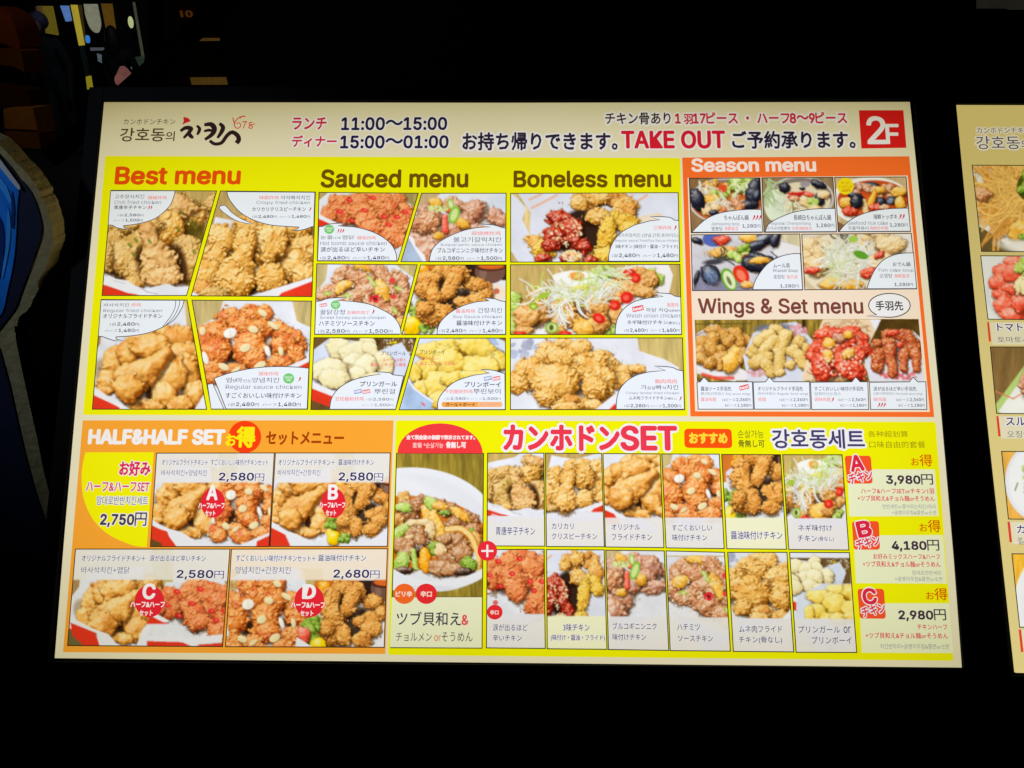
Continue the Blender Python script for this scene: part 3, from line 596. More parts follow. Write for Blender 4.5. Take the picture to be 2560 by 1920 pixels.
def d_mussel(c):
    c.p((206,204,214),[(140,640),(1040,640),(1040,1110),(140,1110)],tex=.06); c.grain((206,196,160),[(760,640),(1020,640),(1020,780),(880,700)]); c.p((120,120,150),[(160,1100),(230,900),(420,1000),(640,1040),(660,1100)],tex=.15); c.p((236,234,238),[(820,700),(1010,750),(1010,820),(800,820)])
    c.e((70,90,170),330,690,90,60); c.l('red',390,700,66,36); c.l('shell',200,705,44,24,20); c.l('shell',720,690,130,54,-20); c.l('potato',600,680,70,34); c.e((200,206,216),700,680,60,24,-20,.7,.5); c.l('shell',660,740,90,40,-15); c.l('shell',815,690,38,70,20)
    c.l('noodle',400,790,120,40,-10); c.st((60,60,50),8,10,400,840,100,14,120,ang=-8); c.e((30,30,40),330,870,110,30,-5,.9,.5); c.fill('leaf',530,800,70,50,30,8); c.l('green',560,760,60,24,-30); c.l('red',600,840,60,30); c.l('shell',700,850,120,50,20); c.l('shell',660,900,110,56,15); c.l('potato',690,855,70,30); c.s_((50,50,60),8,[(780,790),(830,830),(760,900)])
    c.l('shell',300,970,85,75,30); c.e((120,146,186),310,985,74,60,30,.85,.5); c.st((70,86,120),4,12,300,980,40,30,70,ang=60); c.l('shell',190,1000,20,60,15); c.e((90,150,50),450,1010,56,96,-25); c.e((226,232,190),452,1012,40,76,-25); c.e((90,110,60),450,1020,14,40,-25); c.e((206,44,30),545,970,56,80,-35); c.e((240,150,120),545,975,30,50,-35,.7); c.l('noodle',590,1050,70,26)
def d_fish(c):
    c.p((226,214,200),[(1010,640),(1960,640),(1960,1100),(1010,1100)],tex=.04); c.e((206,186,150),1420,900,440,300); c.e((232,220,190),1420,890,400,270); c.e((238,236,236),1860,720,120,120,0,.8,.5)
    c.fill('cake',1130,790,90,80,60,10); c.fill('cake',1560,690,180,50,60,10); c.l('cake',1720,730,110,70); c.l('cake',1650,880,120,80); c.l('potato',1260,1040,90,46); c.l('potato',1410,1050,100,46); c.l('cake',1130,900,90,80); c.st((90,90,90),10,8,1330,680,60,24,60)
    c.fill('white',1380,850,170,110,44,26); c.st((250,250,240),9,130,1390,840,170,120,120); c.st((214,226,170),7,30,1330,880,130,110,110); c.st((236,230,214),9,20,1450,980,150,40,150)
    c.l('red',1100,935,66,28); c.l('red',1550,960,66,40,-20); c.l('red',1637,815,40,30,-20); c.e((80,140,40),1490,815,60,30,20); c.e((150,190,80),1430,690,40,26)
def d_wings(c):
    c.grain((126,104,44), [(170,305),(1960,305),(1990,810),(190,810)],.2); c.s_((70,56,26),10,[(180,350),(620,345)],.7)
    c.p((228,226,236),[(190,430),(310,350),(400,380),(620,440),(560,620),(500,805),(195,740)],tex=.03); c.e((236,232,238),400,720,230,60,12); c.s_((70,60,60),8,[(190,440),(300,390),(620,440)],.8); c.s_((214,60,50),26,[(240,745),(340,775),(480,775)],.8); c.p((90,70,40),[(195,765),(300,805),(195,805)])
    for a in ((330,400,70,40,0),(480,420,70,50,0),(240,500,60,60,0),(560,490,60,60,0),(400,440,60,60,0),(220,560,50,44,0),(240,620,80,50,0)): c.l('wing',*a)
    c.e(GAP,380,560,160,110,0,.6,.5); c.d('wing',310,560,48,320,460,50); c.d('wing',540,500,44,500,420,40); c.d('wing',440,500,40,470,460,34); c.l('wing',385,550,36,34); c.d('wing',460,590,44,490,540,30); c.d('wing',340,650,56,400,600,44); c.l('wing',300,660,50,40); c.d('potato',450,660,70,510,580,56); c.d('wing',380,640,20,378,700,24); c.d('wing',540,640,24,560,560,30)
    c.p((216,220,236),[(560,600),(640,420),(760,360),(980,330),(1110,480),(1160,640),(1040,805),(600,805)],tex=.03); c.e((90,96,120),800,380,180,40,-3,.8,.3); c.n((226,150,160),40,980,420,80,70,14); c.n((226,170,176),40,700,730,110,30,14)
    for a in ((820,390,60,44,0),(890,430,60,44,0),(1000,490,50,60,0),(1060,560,40,60,0),(660,560,70,70,0),(750,460,60,70,0)): c.l('wingp',*a)
    c.e((110,80,20),800,580,160,100,0,.6,.5); c.d('wingp',680,490,44,780,420,36); c.d('wingp',720,560,44,800,470,40); c.d('wingp',850,560,56,900,440,50); c.d('wingp',950,560,50,990,600,40); c.d('wingp',1000,600,50,1040,680,36); c.d('wingp',650,660,50,760,610,44); c.d('wingp',740,660,44,780,730,44); c.d('wingp',850,600,44,840,720,40); c.l('wingp',930,670,46,40); c.l('wingp',860,730,40,30)
    c.p((232,206,172),[(1060,640),(1190,310),(1650,310),(1610,460),(1540,770),(1180,805),(1020,790)],tex=.05); c.p((238,238,246),[(1560,312),(1650,312),(1610,420)]); c.st((206,160,120),6,20,1400,350,200,30,60); c.st((190,120,90),5,20,1250,760,160,26,70)
    for a in ((1200,430,80,60),(1300,420,70,50),(1420,420,90,60),(1480,470,70,60),(1160,540,90,70),(1480,540,90,80),(1340,490,110,70),(1100,600,50,40),(1250,560,110,80)): c.l('red',*a)
    c.l('red',1400,600,120,70); c.l('red',1200,680,100,110,20); c.l('red',1390,690,130,90,30); c.l('bulg',1320,460,60,40); c.l('potato',1390,435,36,32); c.l('potato',1240,500,50,44); c.l('potato',1230,600,36,56); c.l('potato',1385,580,54,40,-20); c.n((250,214,190),60,1320,620,190,140,10)
    c.p((70,50,20),[(1650,312),(1945,312),(1960,460),(1560,500)],tex=.2); c.p((226,226,240),[(1520,640),(1600,560),(1900,400),(1990,480),(1995,805),(1560,805)],tex=.03); c.n((226,120,130),40,1800,750,160,30,14)
    for a in ((1740,430,80,40,0),(1820,440,80,50,0),(1700,500,60,50,0),(1620,500,40,30,0),(1900,520,60,80,0)): c.l('wingr',*a)
    c.e((40,14,8),1760,580,150,100,0,.7,.5); c.d('wingr',1880,460,40,1900,540,60); c.d('wingr',1630,590,56,1620,680,50); c.d('wingr',1720,540,50,1730,640,40); c.d('wingr',1740,680,46,1735,730,40); c.d('wingr',1830,580,40,1830,700,34); c.d('wingr',1920,580,44,1930,700,30); c.l('red',1800,510,30,26); c.l('red',1740,420,50,24)
def d_whelk(c):
    c.grain((128,110,44), [(60,300),(960,300),(960,2600),(60,2600)],.12); c.e((236,238,246),250,1046,800,572); c.e((224,226,236),240,1056,765,540,0,.6,.08); c.e((252,252,254),180,640,560,120,20,.4,.7)
    c.e((196,104,40),190,1080,740,345)
    c.fill('noodle',160,760,80,40,44,6)
    for a in ((230,880,120,100),(330,800,80,70),(600,870,90,70),(750,960,120,80),(640,990,80,60),(120,960,70,60),(480,800,90,50)): c.l('meat' if a[2]>75 else 'onion',*a)
    c.l('potato',400,900,60,110,-10); c.l('leaf',170,840,80,46); c.l('leaf',450,810,90,50,40); c.l('potato',520,830,80,36); c.l('potato',700,900,110,40,35); c.l('green',560,890,50,26); c.l('honey',820,1040,70,60); c.l('green',810,1080,30,60)
    c.d('leaf',230,1000,34,120,1080,46); c.d('cake',240,985,30,400,980,34); c.l('potato',480,1010,70,120,-20); c.l('cake',420,1080,50,120,10); c.l('meat',300,1090,100,80); c.l('meat',330,1150,80,60); c.l('cake',220,1125,60,26,-15); c.l('cake',620,1110,50,40); c.l('meat',640,1160,120,90); c.l('meat',560,1130,70,50); c.l('onion',850,1150,60,80)
    c.s_((190,120,40),60,spline([(580,1050),(700,1040),(800,1110),(860,1230),(880,1330),(860,1440)],5)); c.s_((240,206,130),40,spline([(580,1045),(700,1035),(795,1105),(850,1230),(868,1330),(850,1440)],5))
    c.l('green',470,1200,60,50); c.fill('green',450,1230,80,60,30,8); c.l('meat',150,1190,110,80); c.l('meat',210,1260,80,60); c.l('dark',330,1230,70,50); c.l('orange',380,1330,56,120,-8); c.l('leaf',170,1330,70,90,20); c.d('leaf',270,1240,20,290,1400,26); c.l('cake',530,1250,60,70); c.l('meat',600,1330,110,80); c.l('meat',720,1270,90,80); c.l('green',780,1360,80,60); c.l('meat',520,1400,120,70); c.l('meat',640,1420,100,60); c.l('dark',200,1420,80,36); c.l('dark',760,1430,80,40)
    c.n((248,236,206),110,400,1080,360,330,7)
    c.p((236,238,246),spline([(40,1390),(200,1470),(420,1520),(640,1510),(820,1450),(960,1380),(960,1440),(860,1520),(640,1600),(420,1617),(200,1600),(40,1560)],4,True)); c.e((206,210,224),420,1590,330,34,0,.5,.5)
def d_noodle(c):
    c.p((236,236,240),[(100,340),(900,340),(900,860),(100,860)]); c.p((84,70,44),[(190,700),(470,850),(190,850)],tex=.1); c.e((242,242,246),560,560,380,290); c.e((216,218,226),560,600,360,240,0,.5,.3); c.e((214,130,50),560,540,345,230); c.l('noodle',560,540,340,210)
    c.e((206,138,66),540,540,330,215); c.st((226,160,78),12,240,500,540,270,170,240); c.st((246,196,112),9,120,470,500,230,150,220); c.e((60,70,20),470,480,70,80); c.fill('green',470,470,60,60,30,8); c.l('honey',210,520,50,40); c.l('potato',430,720,70,50); c.l('green',470,760,50,30); c.e((246,246,250),480,820,230,50,8,.9,.4)
def d_tom(c):
    c.p((232,234,242),[(190,850),(900,850),(900,1230),(190,1230)]); c.e((214,220,232),560,1060,330,250); c.e((240,242,248),560,1060,310,235)
    for a in ((390,900,60,36),(330,950,60,46),(300,1010,60,50),(330,1070,70,44),(330,1130,60,50),(380,1190,70,50),(400,1030,60,50),(380,960,60,44),(430,1120,60,50)): c.l('tomato',*a)
    c.fill('white',480,1040,70,90,40,12); c.fill('leaf',460,930,50,40,26,8)
def d_squid(c):
    c.grain((112,88,54), [(240,1350),(900,1350),(900,1900),(240,1900)]); c.p((170,200,120),[(270,1700),(470,1430),(560,1380),(560,1800),(330,1790)]); c.p((236,238,240),[(300,1720),(470,1480),(600,1420),(600,1800),(400,1790)],tex=.03); c.s_((200,120,90),10,[(280,1610),(380,1650),(470,1600)],.7); c.l('bulg',470,1560,50,90)
def d_kal(c):
    c.grain((214,160,76), [(300,380),(900,380),(900,790),(300,790)]); c.e((226,230,244),560,560,225,235); c.e((238,240,248),560,560,205,215); c.fill('leaf',480,540,40,50,30,8); c.s_((90,90,60),6,[(390,610),(405,570)]); c.s_((90,90,60),6,[(440,620),(470,630)])
def d_last(c):
    c.grain((224,170,60), [(360,950),(900,950),(900,1380),(360,1380)]); c.e((234,236,244),600,1240,215,300); c.e((214,218,230),600,1260,190,270,0,.5,.3)

FOOD = {}
def photo_mesh(board, t, quad, dish, parent, label, views=None, band=None, tube=True, step=2.2, outline=True):
    """a printed photo: fine sheet whose inks are painted by the dish functions"""
    Q = [nat(t if not isinstance(q[0], str) else q[0], *(q if not isinstance(q[0], str) else q[1:])) for q in quad]
    xs = [q[0] for q in Q]; ys = [q[1] for q in Q]
    c = Canvas(min(xs) - 2, min(ys) - 2, max(xs) + 2, max(ys) + 2); c.seed = (xs[0] * 0.37 + ys[0]) % 97
    for fn, vw in (views or [(dish, (t,))]):
        c.view(*vw); fn(c)
    if band: band(c)
    c.finish()
    w_ = max(math.dist(Q[0], Q[1]), math.dist(Q[3], Q[2])); h_ = max(math.dist(Q[0], Q[3]), math.dist(Q[1], Q[2]))
    nx, ny = max(4, int(w_ / step)), max(4, int(h_ / step))
    u = np.linspace(0, 1, nx)[None, :, None]; v = np.linspace(0, 1, ny)[:, None, None]; Qn = np.array(Q)
    G = (Qn[0] * (1 - u) + Qn[1] * u) * (1 - v) + (Qn[3] * (1 - u) + Qn[2] * u) * v
    X = np.clip((G[..., 0] - c.x0) * c.RES, 0, c.w - 1.01); Y = np.clip((G[..., 1] - c.y0) * c.RES, 0, c.h - 1.01)
    xi, yi = X.astype(int), Y.astype(int); fx, fy = (X - xi)[..., None], (Y - yi)[..., None]; I = c.img
    col = (I[yi, xi] * (1 - fx) + I[yi, xi + 1] * fx) * (1 - fy) + (I[yi + 1, xi] * (1 - fx) + I[yi + 1, xi + 1] * fx) * fy
    s = col / 255.0; colr = np.where(s <= 0.04045, s / 12.92, ((s + 0.055) / 1.055) ** 2.4)
    d = np.empty((ny, nx, 3)); x, y = (G[..., 0] - 1280) / FPX, -(G[..., 1] - 960) / FPX
    d[..., 0] = x; d[..., 1] = ca + y * sa; d[..., 2] = y * ca - sa
    k = (SIGN_O - CAM).dot(NRM) / (d @ np.array(NRM)); P = np.array(CAM) + d * k[..., None]
    L = (P - np.array(board.o)) @ np.array(SIGN_R); L[..., 2] = Z_PHOTO
    me = bpy.data.meshes.new('food_photo'); n = nx * ny; me.vertices.add(n); me.vertices.foreach_set('co', L.reshape(-1))
    i = (np.arange(ny - 1)[:, None] * nx + np.arange(nx - 1)[None, :]).reshape(-1); f = np.stack([i, i + nx, i + nx + 1, i + 1], 1).reshape(-1)
    nf = len(i); me.loops.add(nf * 4); me.loops.foreach_set('vertex_index', f.astype(np.int32)); me.polygons.add(nf); me.polygons.foreach_set('loop_start', np.arange(nf, dtype=np.int32) * 4)
    at_ = me.attributes.new('ink', 'FLOAT_COLOR', 'POINT'); at_.data.foreach_set('color', np.concatenate([colr.reshape(-1, 3), np.ones((n, 1))], 1).astype(np.float32).reshape(-1))
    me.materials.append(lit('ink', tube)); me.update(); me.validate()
    o = link('food_photo', me, parent, label)
    if outline:
        p = Print(board, tube); p.line3([Vector(board.loc(*q, Z_LINE)) for q in Q], 2.2 * PXM, (40,36,30), True); p.done('photo_border', o)
    return o
# ------------------------------------------------------------------ the lit menu board
NAVY = (56,50,92); PURP = (74,58,92); RED = (214,48,74); GREY = (128,128,152); PINK = (240,140,150); BEIGE = (238,230,200)
board = Board((1270, 955))
BOARD_LABEL = 'large back-lit chicken menu board with yellow, orange and red sections in a black stand'
menu = thing('menu_board', BOARD_LABEL, 'menu board', board.o, SIGN_R.to_euler(), 'back-lit menu boards standing side by side')
CORN = [(260.3,255.5),(2274.5,254.8),(2404.5,1668.8),(136.8,1645.3)]
BOWED = [(260.3,255.5),(1270,257.0),(2274.5,254.8),(2312,620),(2350,1000),(2384,1395),(2404.5,1668.8),(136.8,1645.3),(161,1340),(188,1030),(224,640)]
def lit_sheet(b, pts, parent, col, tube=True):
    P = [b.loc(*q, 0.0) for q in pts]; Bk = [(x, y, -0.004) for x, y, z in P]; n = len(P)
    f = [tuple(range(n))] + [(i, n + i, n + (i + 1) % n, (i + 1) % n) for i in range(n)]
    return mesh_obj('lit_sheet', P + Bk, f, lit(col, tube), parent)
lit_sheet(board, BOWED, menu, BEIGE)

# section fields
def field(shape_list, label, headings):
    p = Print(board)
    for t, pts, col, z in shape_list: p.poly(t, pts, col, z)
    o = p.done('section_panel', menu, label)
    h = Print(board)
    for a, k in headings: h.text(*a, **k)
    h.done('lettering', o); return o
N_ = lambda t, x, y: nat(t, x, y)
YEL = (246,244,8)
yq = [N_('A',235,38), N_('C',1697,56), N_('C2',1768,1550), N_('A2',30,1243)]
sec_y = field([('N', rquad(*yq, 5), YEL, Z_FIELD)], 'yellow section with the best, sauced and boneless menus', [
    (('A','Best menu',(340,148,1478,300)), dict(col=(238,84,14), bold=0.028)),
    (('B','Sauced menu',(165,172,1508,330)), dict(col=(116,82,8), bold=0.024)),
    (('C','Boneless menu',(168,184,1604,328)), dict(col=(116,82,8), bold=0.024))])
rq = [N_('D',80,45), N_('D',1873,35), N_('D2',2070,1083), N_('D2',145,1078)]
pq = [N_('D',122,206), N_('D',1860,187), N_('D2',2035,1043), N_('D2',182,1038)]
bub = spline(ellipse_pts(1713,203,164,94,26,120,-215), 1)
sec_r = field([('N', rq, (255,116,44), Z_FIELD), ('N', pq, (250,230,208), Z_FIELD + 0.0002)], 'red bordered section with the season and wings menus', [
    (('D','Season menu',(155,60,1125,158)), dict(col=(255,238,232), bold=0.032)),
    (('D2','Wings & Set menu',(205,150,1500,298)), dict(col=(126,68,62), bold=0.018))])
p = Print(board); bp = ellipse_pts(1713,203,164,94,36,128,458)
p.poly('D2', bp + [(1530,288)], (246,244,246), Z_BUBBLE); p.line('D2', bp + [(1530,288)], 2.4, (60,50,60), Z_BLINE, True)
ob = p.done('speech_bubble', menu); p = Print(board); p.text('D2','手羽先',(1603,170,1818,243),(56,46,60),bold=0.02); p.done('lettering', ob)
oq = [N_('E',322,78), N_('F',1637,78), N_('F2',1338,963), N_('E2',140,1107)]
sec_o = field([('N', oq, (255,170,54), Z_FIELD)], 'orange half and half set section', [
    (('E','HALF&HALF SET',(390,168,1628,294)), dict(col=(250,246,246), bold=0.05, gap=0.02)),
    (('F','セットメニュー',(470,185,1180,302)), dict(col=(172,62,10), bold=0.04))])
p = Print(board); p.poly('E', ellipse_pts(1818,230,150,148), (255,66,20), Z_BUBBLE); ob = p.done('badge', menu, 'round red badge')
p = Print(board); p.text('E',[('お',0.62),('得',1.0)],(1650,140,1910,322),(255,238,20),bold=0.05); p.done('lettering', ob)
sq = [N_('F',1660,78), N_('I',722,13), N_('I',838,1560), N_('F2',1360,970)]
sec_s = field([('N', rquad(*sq, 6), YEL, Z_FIELD)], 'yellow set section with a grid of chicken photos', [
    (('G','カンホドン',(1110,92,2160,312)), dict(col=(240,60,80), bold=0.055, halo=0.16)),
    (('G3','SET',(50,100,548,312)), dict(col=(240,60,80), bold=0.036, halo=0.15, gap=0.03)),
    (('G3','순살가능',(1118,132,1355,205)), dict(col=(110,116,30))),
    (('G3','骨無し可',(1125,222,1362,290)), dict(col=(70,70,30), bold=0.012)),
    (('G3','강호동세트',(1435,128,2280,298)), dict(col=(72,66,110), bold=0.02, halo=0.14)),
    (('I','各种超划算',(280,72,538,112)), dict(col=(150,140,20))), (('I','口味自由的套餐',(288,138,650,182)), dict(col=(150,140,20)))])
p = Print(board); p.poly('G', spline(ellipse_pts(518,345,392,276,30,180,360), 1), (246,62,66), Z_BUBBLE); ob = p.done('badge', menu, 'red half-round badge over the noodle photo')
p = Print(board); p.text('G','全て税金抜の価額で表示されてます。',(210,178,838,218),(255,232,232),bold=0.07); p.text('G','套餐 *순살가능',(266,246,548,296),(255,200,196),bold=0.02); p.text('G','骨無し可',(576,240,755,296),(255,236,236),bold=0.06); p.done('lettering', ob)
p = Print(board); p.poly('G3', rquad((625,118),(1062,120),(1070,297),(630,294),40), (254,84,20), Z_BUBBLE); ob = p.done('badge', menu, 'orange rounded badge')
p = Print(board); p.text('G3','おすすめ',(674,160,1018,252),(255,220,60),bold=0.07); p.done('lettering', ob)

# header
p = Print(board); hd = lambda a, **k: p.text(*a, **k)
p.text('H','カンホドンチキン',(175,146,492,180),(70,62,44)); p.text('H',[('강호동',1.0),('의',0.72)],(155,202,488,284),(84,70,44),bold=-0.012)
p.text('H','ランチ',(1210,138,1418,210),RED,bold=0.03,halo=0.16); p.text('H','ディナー',(1208,248,1480,318),RED,bold=0.03,halo=0.16)
p.text('H',[('11:00',1.0),('～',0.8),('15:00',1.0)],(1512,138,2155,212),(40,36,74),bold=0.026,halo=0.15); p.text('H',[('15:00',1.0),('～',0.8),('01:00',1.0)],(1506,250,2164,324),(40,36,74),bold=0.026,halo=0.15)
p.text('H2',[('チキン骨あり',0.72,(60,46,50),0.02),(' 1',1.0),(' 羽',0.62),('17',1.0),('ピース ・ ハーフ',0.72),('8',1.0),('～',0.8),('9',1.0),('ピース',0.72)],(760,80,1870,133),RED,bold=0.03,halo=0.2)
p.text('H2','お持ち帰りできます。',(105,172,815,252),(48,38,66),bold=0.03,halo=0.14); p.text('H2','TAKE OUT',(838,166,1308,243),(222,34,56),bold=0.032,halo=0.14); p.text('H2','ご予約承ります。',(1345,166,1908,244),(48,38,66),bold=0.03,halo=0.14)
p.done('lettering', menu, 'header lettering with opening hours and take out notice')
p = Print(board)   # brush written name
BK = (50,34,40)
def brush(pts, wd, col=BK, tap=None):
    q = spline(pts, 6); n = len(q); tp = [ (0.35 + 0.65 * math.sin(math.pi * (0.12 + 0.80 * i / (n - 1)))) for i in range(n)] if tap is None else [tap[0] + (tap[1] - tap[0]) * i / (n - 1) for i in range(n)]
    p.line('Z', q, wd * 1.22 / 3.456, col, Z_INK, False, tp)
p.poly('Z', spline([(1592,1020),(1630,1028),(1652,1052),(1620,1066),(1582,1082),(1594,1052)], 3, True), (222,44,50), Z_INK)
brush([(1565,1140),(1610,1112),(1655,1118),(1640,1150),(1592,1200)], 34); brush([(1632,1146),(1652,1180),(1676,1200)], 30); brush([(1706,1092),(1730,1118),(1722,1150),(1708,1172)], 26)
brush([(1770,1086),(1830,1082),(1858,1120),(1838,1168),(1776,1214)], 40); brush([(1768,1142),(1810,1132),(1848,1140)], 24); brush([(1902,1072),(1932,1106),(1918,1150),(1884,1200)], 34)
brush([(1818,1222),(1860,1250),(1920,1240),(1966,1180),(2010,1150),(2056,1176),(2068,1215),(2048,1244)], 34, tap=(0.7, 1.1))
LR = (226,66,52)
for q in ([(2118,1008),(2070,1024),(2036,1062),(2034,1100),(2060,1116),(2084,1096),(2074,1068),(2046,1078)], [(2096,1062),(2134,1058),(2118,1084),(2108,1116)], [(2186,1064),(2160,1070),(2164,1088),(2186,1100),(2176,1116),(2154,1108),(2172,1086),(2210,1078)], [(2080,1030),(2098,1012),(2128,1018)], [(2016,1024),(2026,1060),(2032,1082)]):
    brush(q, 9, LR, (0.9, 0.7))
p.done('brush_logo', menu, 'brush written black and red name in the header')
p = Print(board); p.poly('H2', [(1928,68),(2133,68),(2147,241),(1940,244)], (228,34,32), Z_BUBBLE); ob = p.done('floor_badge', menu, 'red square saying 2F')
p = Print(board); p.text('H2',[('2',1.0,None,0.014),('F',0.72,None,0.016)],(1966,100,2108,222),(246,244,250),gap=0.01); p.done('lettering', ob)

def part(fn, clip):
    """only the part of a dish inside clip (tile, points)"""
    def g(c):
        keep = c.img.copy(); m = Canvas(c.x0, c.y0, c.x0 + (c.w - 1.5) / c.RES, c.y0 + (c.h - 1.5) / c.RES, (0, 0, 0)); m.view(clip[0]); m.p((255,255,255), clip[1])
        fn(c); a = m.img[:c.h, :c.w, :1] / 255.0; c.img = keep * (1 - a) + c.img * a
    return g
# captions: white fields over the photos
WHITE = (240,246,255)
def caption(o, t, shape, tail=None, n=4, sharp=()):
    p = Print(board); p.poly(t, shape, WHITE, Z_BUBBLE); p.line(t, shape, 2.0, (70,72,88), Z_BLINE, True)
    if tail: p.poly(t, tail, WHITE, Z_BUBBLE); p.line(t, tail, 1.6, (70,72,88), Z_BLINE, True)
    return p.done('caption_bubble', o)
def chili_marks(p, t, x, y, n, s=1.0, col=(214,70,80)):
    for i in range(n):
        q = [(x + i*22*s + a*s, y + b*s) for a, b in ((10,-20),(16,-12),(12,4),(-8,20),(2,4),(4,-8))]
        p.poly(t, spline(q, 2, True), col, Z_INK)
def stamp(p, t, x, y, w_, h_, rot, col, word):
    c, s_ = math.cos(R(rot)), math.sin(R(rot))
    q = [(x + a*c + b*s_, y - a*s_ + b*c) for a, b in ((-w_,-h_),(w_,-h_),(w_,h_),(-w_,h_))]
    p.poly(t, q, col, Z_INK - 0.0002)
    if word: p.text(t, word, (x - w_*.85, y - h_*.6, x + w_*.85, y + h_*.6), (255,240,240), bold=0.04, rot=rot)
def green_dot(p, t, x, y, r):
    p.poly(t, ellipse_pts(x, y, r, r*.92, 28), (128,208,120), Z_INK - 0.0002)
    p.text(t, 'BONELESS', (x - r*.7, y - r*.35, x + r*.7, y - r*.02), (220,246,220), bold=0.03); p.text(t, 'OK', (x - r*.4, y + r*.12, x + r*.4, y + r*.45), (220,246,220), bold=0.03)
LAT = (132,136,158)
def cap_text(ob, rows, extra=None):
    p = Print(board)
    for r in rows:
        k = dict(r[-1]) if isinstance(r[-1], dict) else {}; a = r[:-1] if isinstance(r[-1], dict) else r
        if '|' in (a[1] if isinstance(a[1], str) else ''): p.price(*a, **k)
        else: p.text(*a, **k)
    if extra: extra(p)
    p.done('lettering', ob)
def dish(t, quad, fn, label, shape=None, tail=None, rows=(), extra=None, **kw):
    o = photo_mesh(board, t, quad, fn, menu, label, **kw)
    if shape: caption(o, t, shape, tail)
    if rows or extra: cap_text(o, rows, extra)
    return o
dk = dict(col=(64,60,92), bold=0.008); lt = dict(col=LAT); pk = dict(col=(250,150,150), bold=0.01); kr = dict(col=(84,84,112))

dish('A', [(292,356),(1262,362),(985,1325),(207,1325)], None, 'photo of chili fried chicken with a drumstick in front',
  [(288,362),(880,362)] + spline([(878,390),(840,490),(775,560),(700,615),(600,652),(500,672),(405,684)], 4) + [(420,704),(470,712)] + spline([(400,714),(340,700),(305,680),(265,677)], 3), None,
  [('A','고추장사치킨',(328,398,600,436),kr),('A','辣椒炸鸡',(634,410,806,444),pk),('A','Chili fried chicken',(325,452,755,486),lt),('A','青唐辛子チキン',(322,498,622,534),dk),('A','1羽 |2,580|円',(360,566,594,598)),('A','ハーフ |1,500|円',(318,612,588,646))],
  lambda p: chili_marks(p,'A',636,518,2), views=[(d_chili, ('A',)), (part(d_chili_heap, ('A',[(0,0),(3000,0),(3000,1215),(0,1215)])), ('A',680,1000,690,960,1.14,1.22)), (d_chili_front, ('A',))])
dish('A', [(1298,362),(2172,372),(2140,1335),(1028,1328)], None, 'photo of crispy fried chicken heap',
  [(1358,370),(2168,376),(2158,690)] + spline([(2140,692),(2080,715),(2020,726),(1955,728)], 3) + [(2010,712),(2020,696)] + spline([(1900,690),(1750,675),(1600,630),(1480,560),(1400,470),(1366,410)], 4), spline([(1285,520),(1340,495),(1400,560),(1500,625),(1600,668),(1480,650),(1380,600)], 2, True),
  [('A','味脆炸鸡',(1660,408,1836,444),pk),('A','아삭빠삭치킨',(1856,406,2126,446),kr),('A','Crispy fried chicken',(1630,456,2124,494),lt),('A','カリカリクリスピーチキン',(1592,514,2086,552),dk),('A','1羽 |2,480|円  ハーフ |1,480|円',(1594,578,2124,612))],
  lambda p: chili_marks(p,'A',2120,534,1), views=[(d_crispy, ('A',)), (part(d_crispy_heap, ('A',[(0,0),(3000,0),(3000,1140),(1500,1340),(0,1340)])), ('A',1560,1020,1590,990,1.14,1.18)), (d_crispy_front, ('A',))])
dish('A2', [(200,182),(990,187),(1170,1193),(118,1192)], d_regular, 'photo of golden regular fried chicken with a drumstick',
  [(200,187),(965,190)] + spline([(950,250),(880,360),(780,430),(650,485),(500,515),(338,527)], 4) + [(340,548),(410,562)] + spline([(330,564),(270,545),(215,525),(175,522)], 3), None,
  [('A2','바사삭치킨',(228,218,458,250),kr),('A2','炸鸡',(482,216,570,250),pk),('A2','Regular fried chicken',(224,270,764,308),lt),('A2','オリジナルフライドチキン',(222,316,766,356),dk),('A2','1羽 |2,480|円',(286,382,554,424)),('A2','ハーフ |1,480|円',(238,442,550,482))],
  lambda p: [p.line('A2', spline([(888,190),(880,260),(840,340),(770,430)], 5), 1.6, (70,72,88), Z_BLINE), p.line('A2', spline([(925,190),(915,250),(870,340),(800,415)], 5), 1.6, (70,72,88), Z_BLINE)])
dish('A2', [(1035,188),(2137,197),(2100,1192),(1213,1192)], d_almond, 'photo of red sauced chicken with white almond slices',
  spline([(1240,908),(1400,855),(1600,815),(1800,800),(2000,805),(2112,815)], 4) + [(2097,1190),(1350,1190),(1300,1060)], [(1180,965),(1228,955),(1330,1190),(1213,1190)],
  [('A2','调味炸鸡',(1650,848,1834,886),pk),('A2',[('엄',1.0),('청',.65),('마',1.0),('신는',.65),('양념치킨',1.0)],(1352,902,1840,948),kr),('A2','Regular sauce chicken',(1348,968,2046,1016),lt),('A2','すごくおいしい味付けチキン',(1348,1042,2044,1092),dk),('A2','1羽 |2,480|円  ハーフ |1,480|円',(1374,1118,2040,1164))],
  lambda p: [chili_marks(p,'A2',2022,918,1,1.2), green_dot(p,'A2',1928,910,52)])
dish('B', [(140,375),(1055,383),(865,1010),(125,1007)], d_hot, 'photo of hot red chicken pieces with chili rings',
  [(140,692)] + spline([(175,690),(220,672),(300,662),(385,662)], 3) + [(318,684)] + spline([(360,688),(480,697),(620,735),(730,790),(810,860),(850,940),(858,1006)], 4) + [(128,1005)], None,
  [('B',[('눈물',1.0),('나게',.65),(' 맵닭',1.0)],(158,774,466,810),kr),('B','辣味炸鸡',(492,780,664,814),pk),('B','Hot bomb sauce chicken',(155,828,766,864),lt),('B','涙が出るほど辛いチキン',(156,880,748,926),dk),('B','1羽 |2,480|円  ハーフ |1,480|円',(154,952,786,994))],
  lambda p: [chili_marks(p,'B',314,734,3,1.0), green_dot(p,'B',236,718,46)])
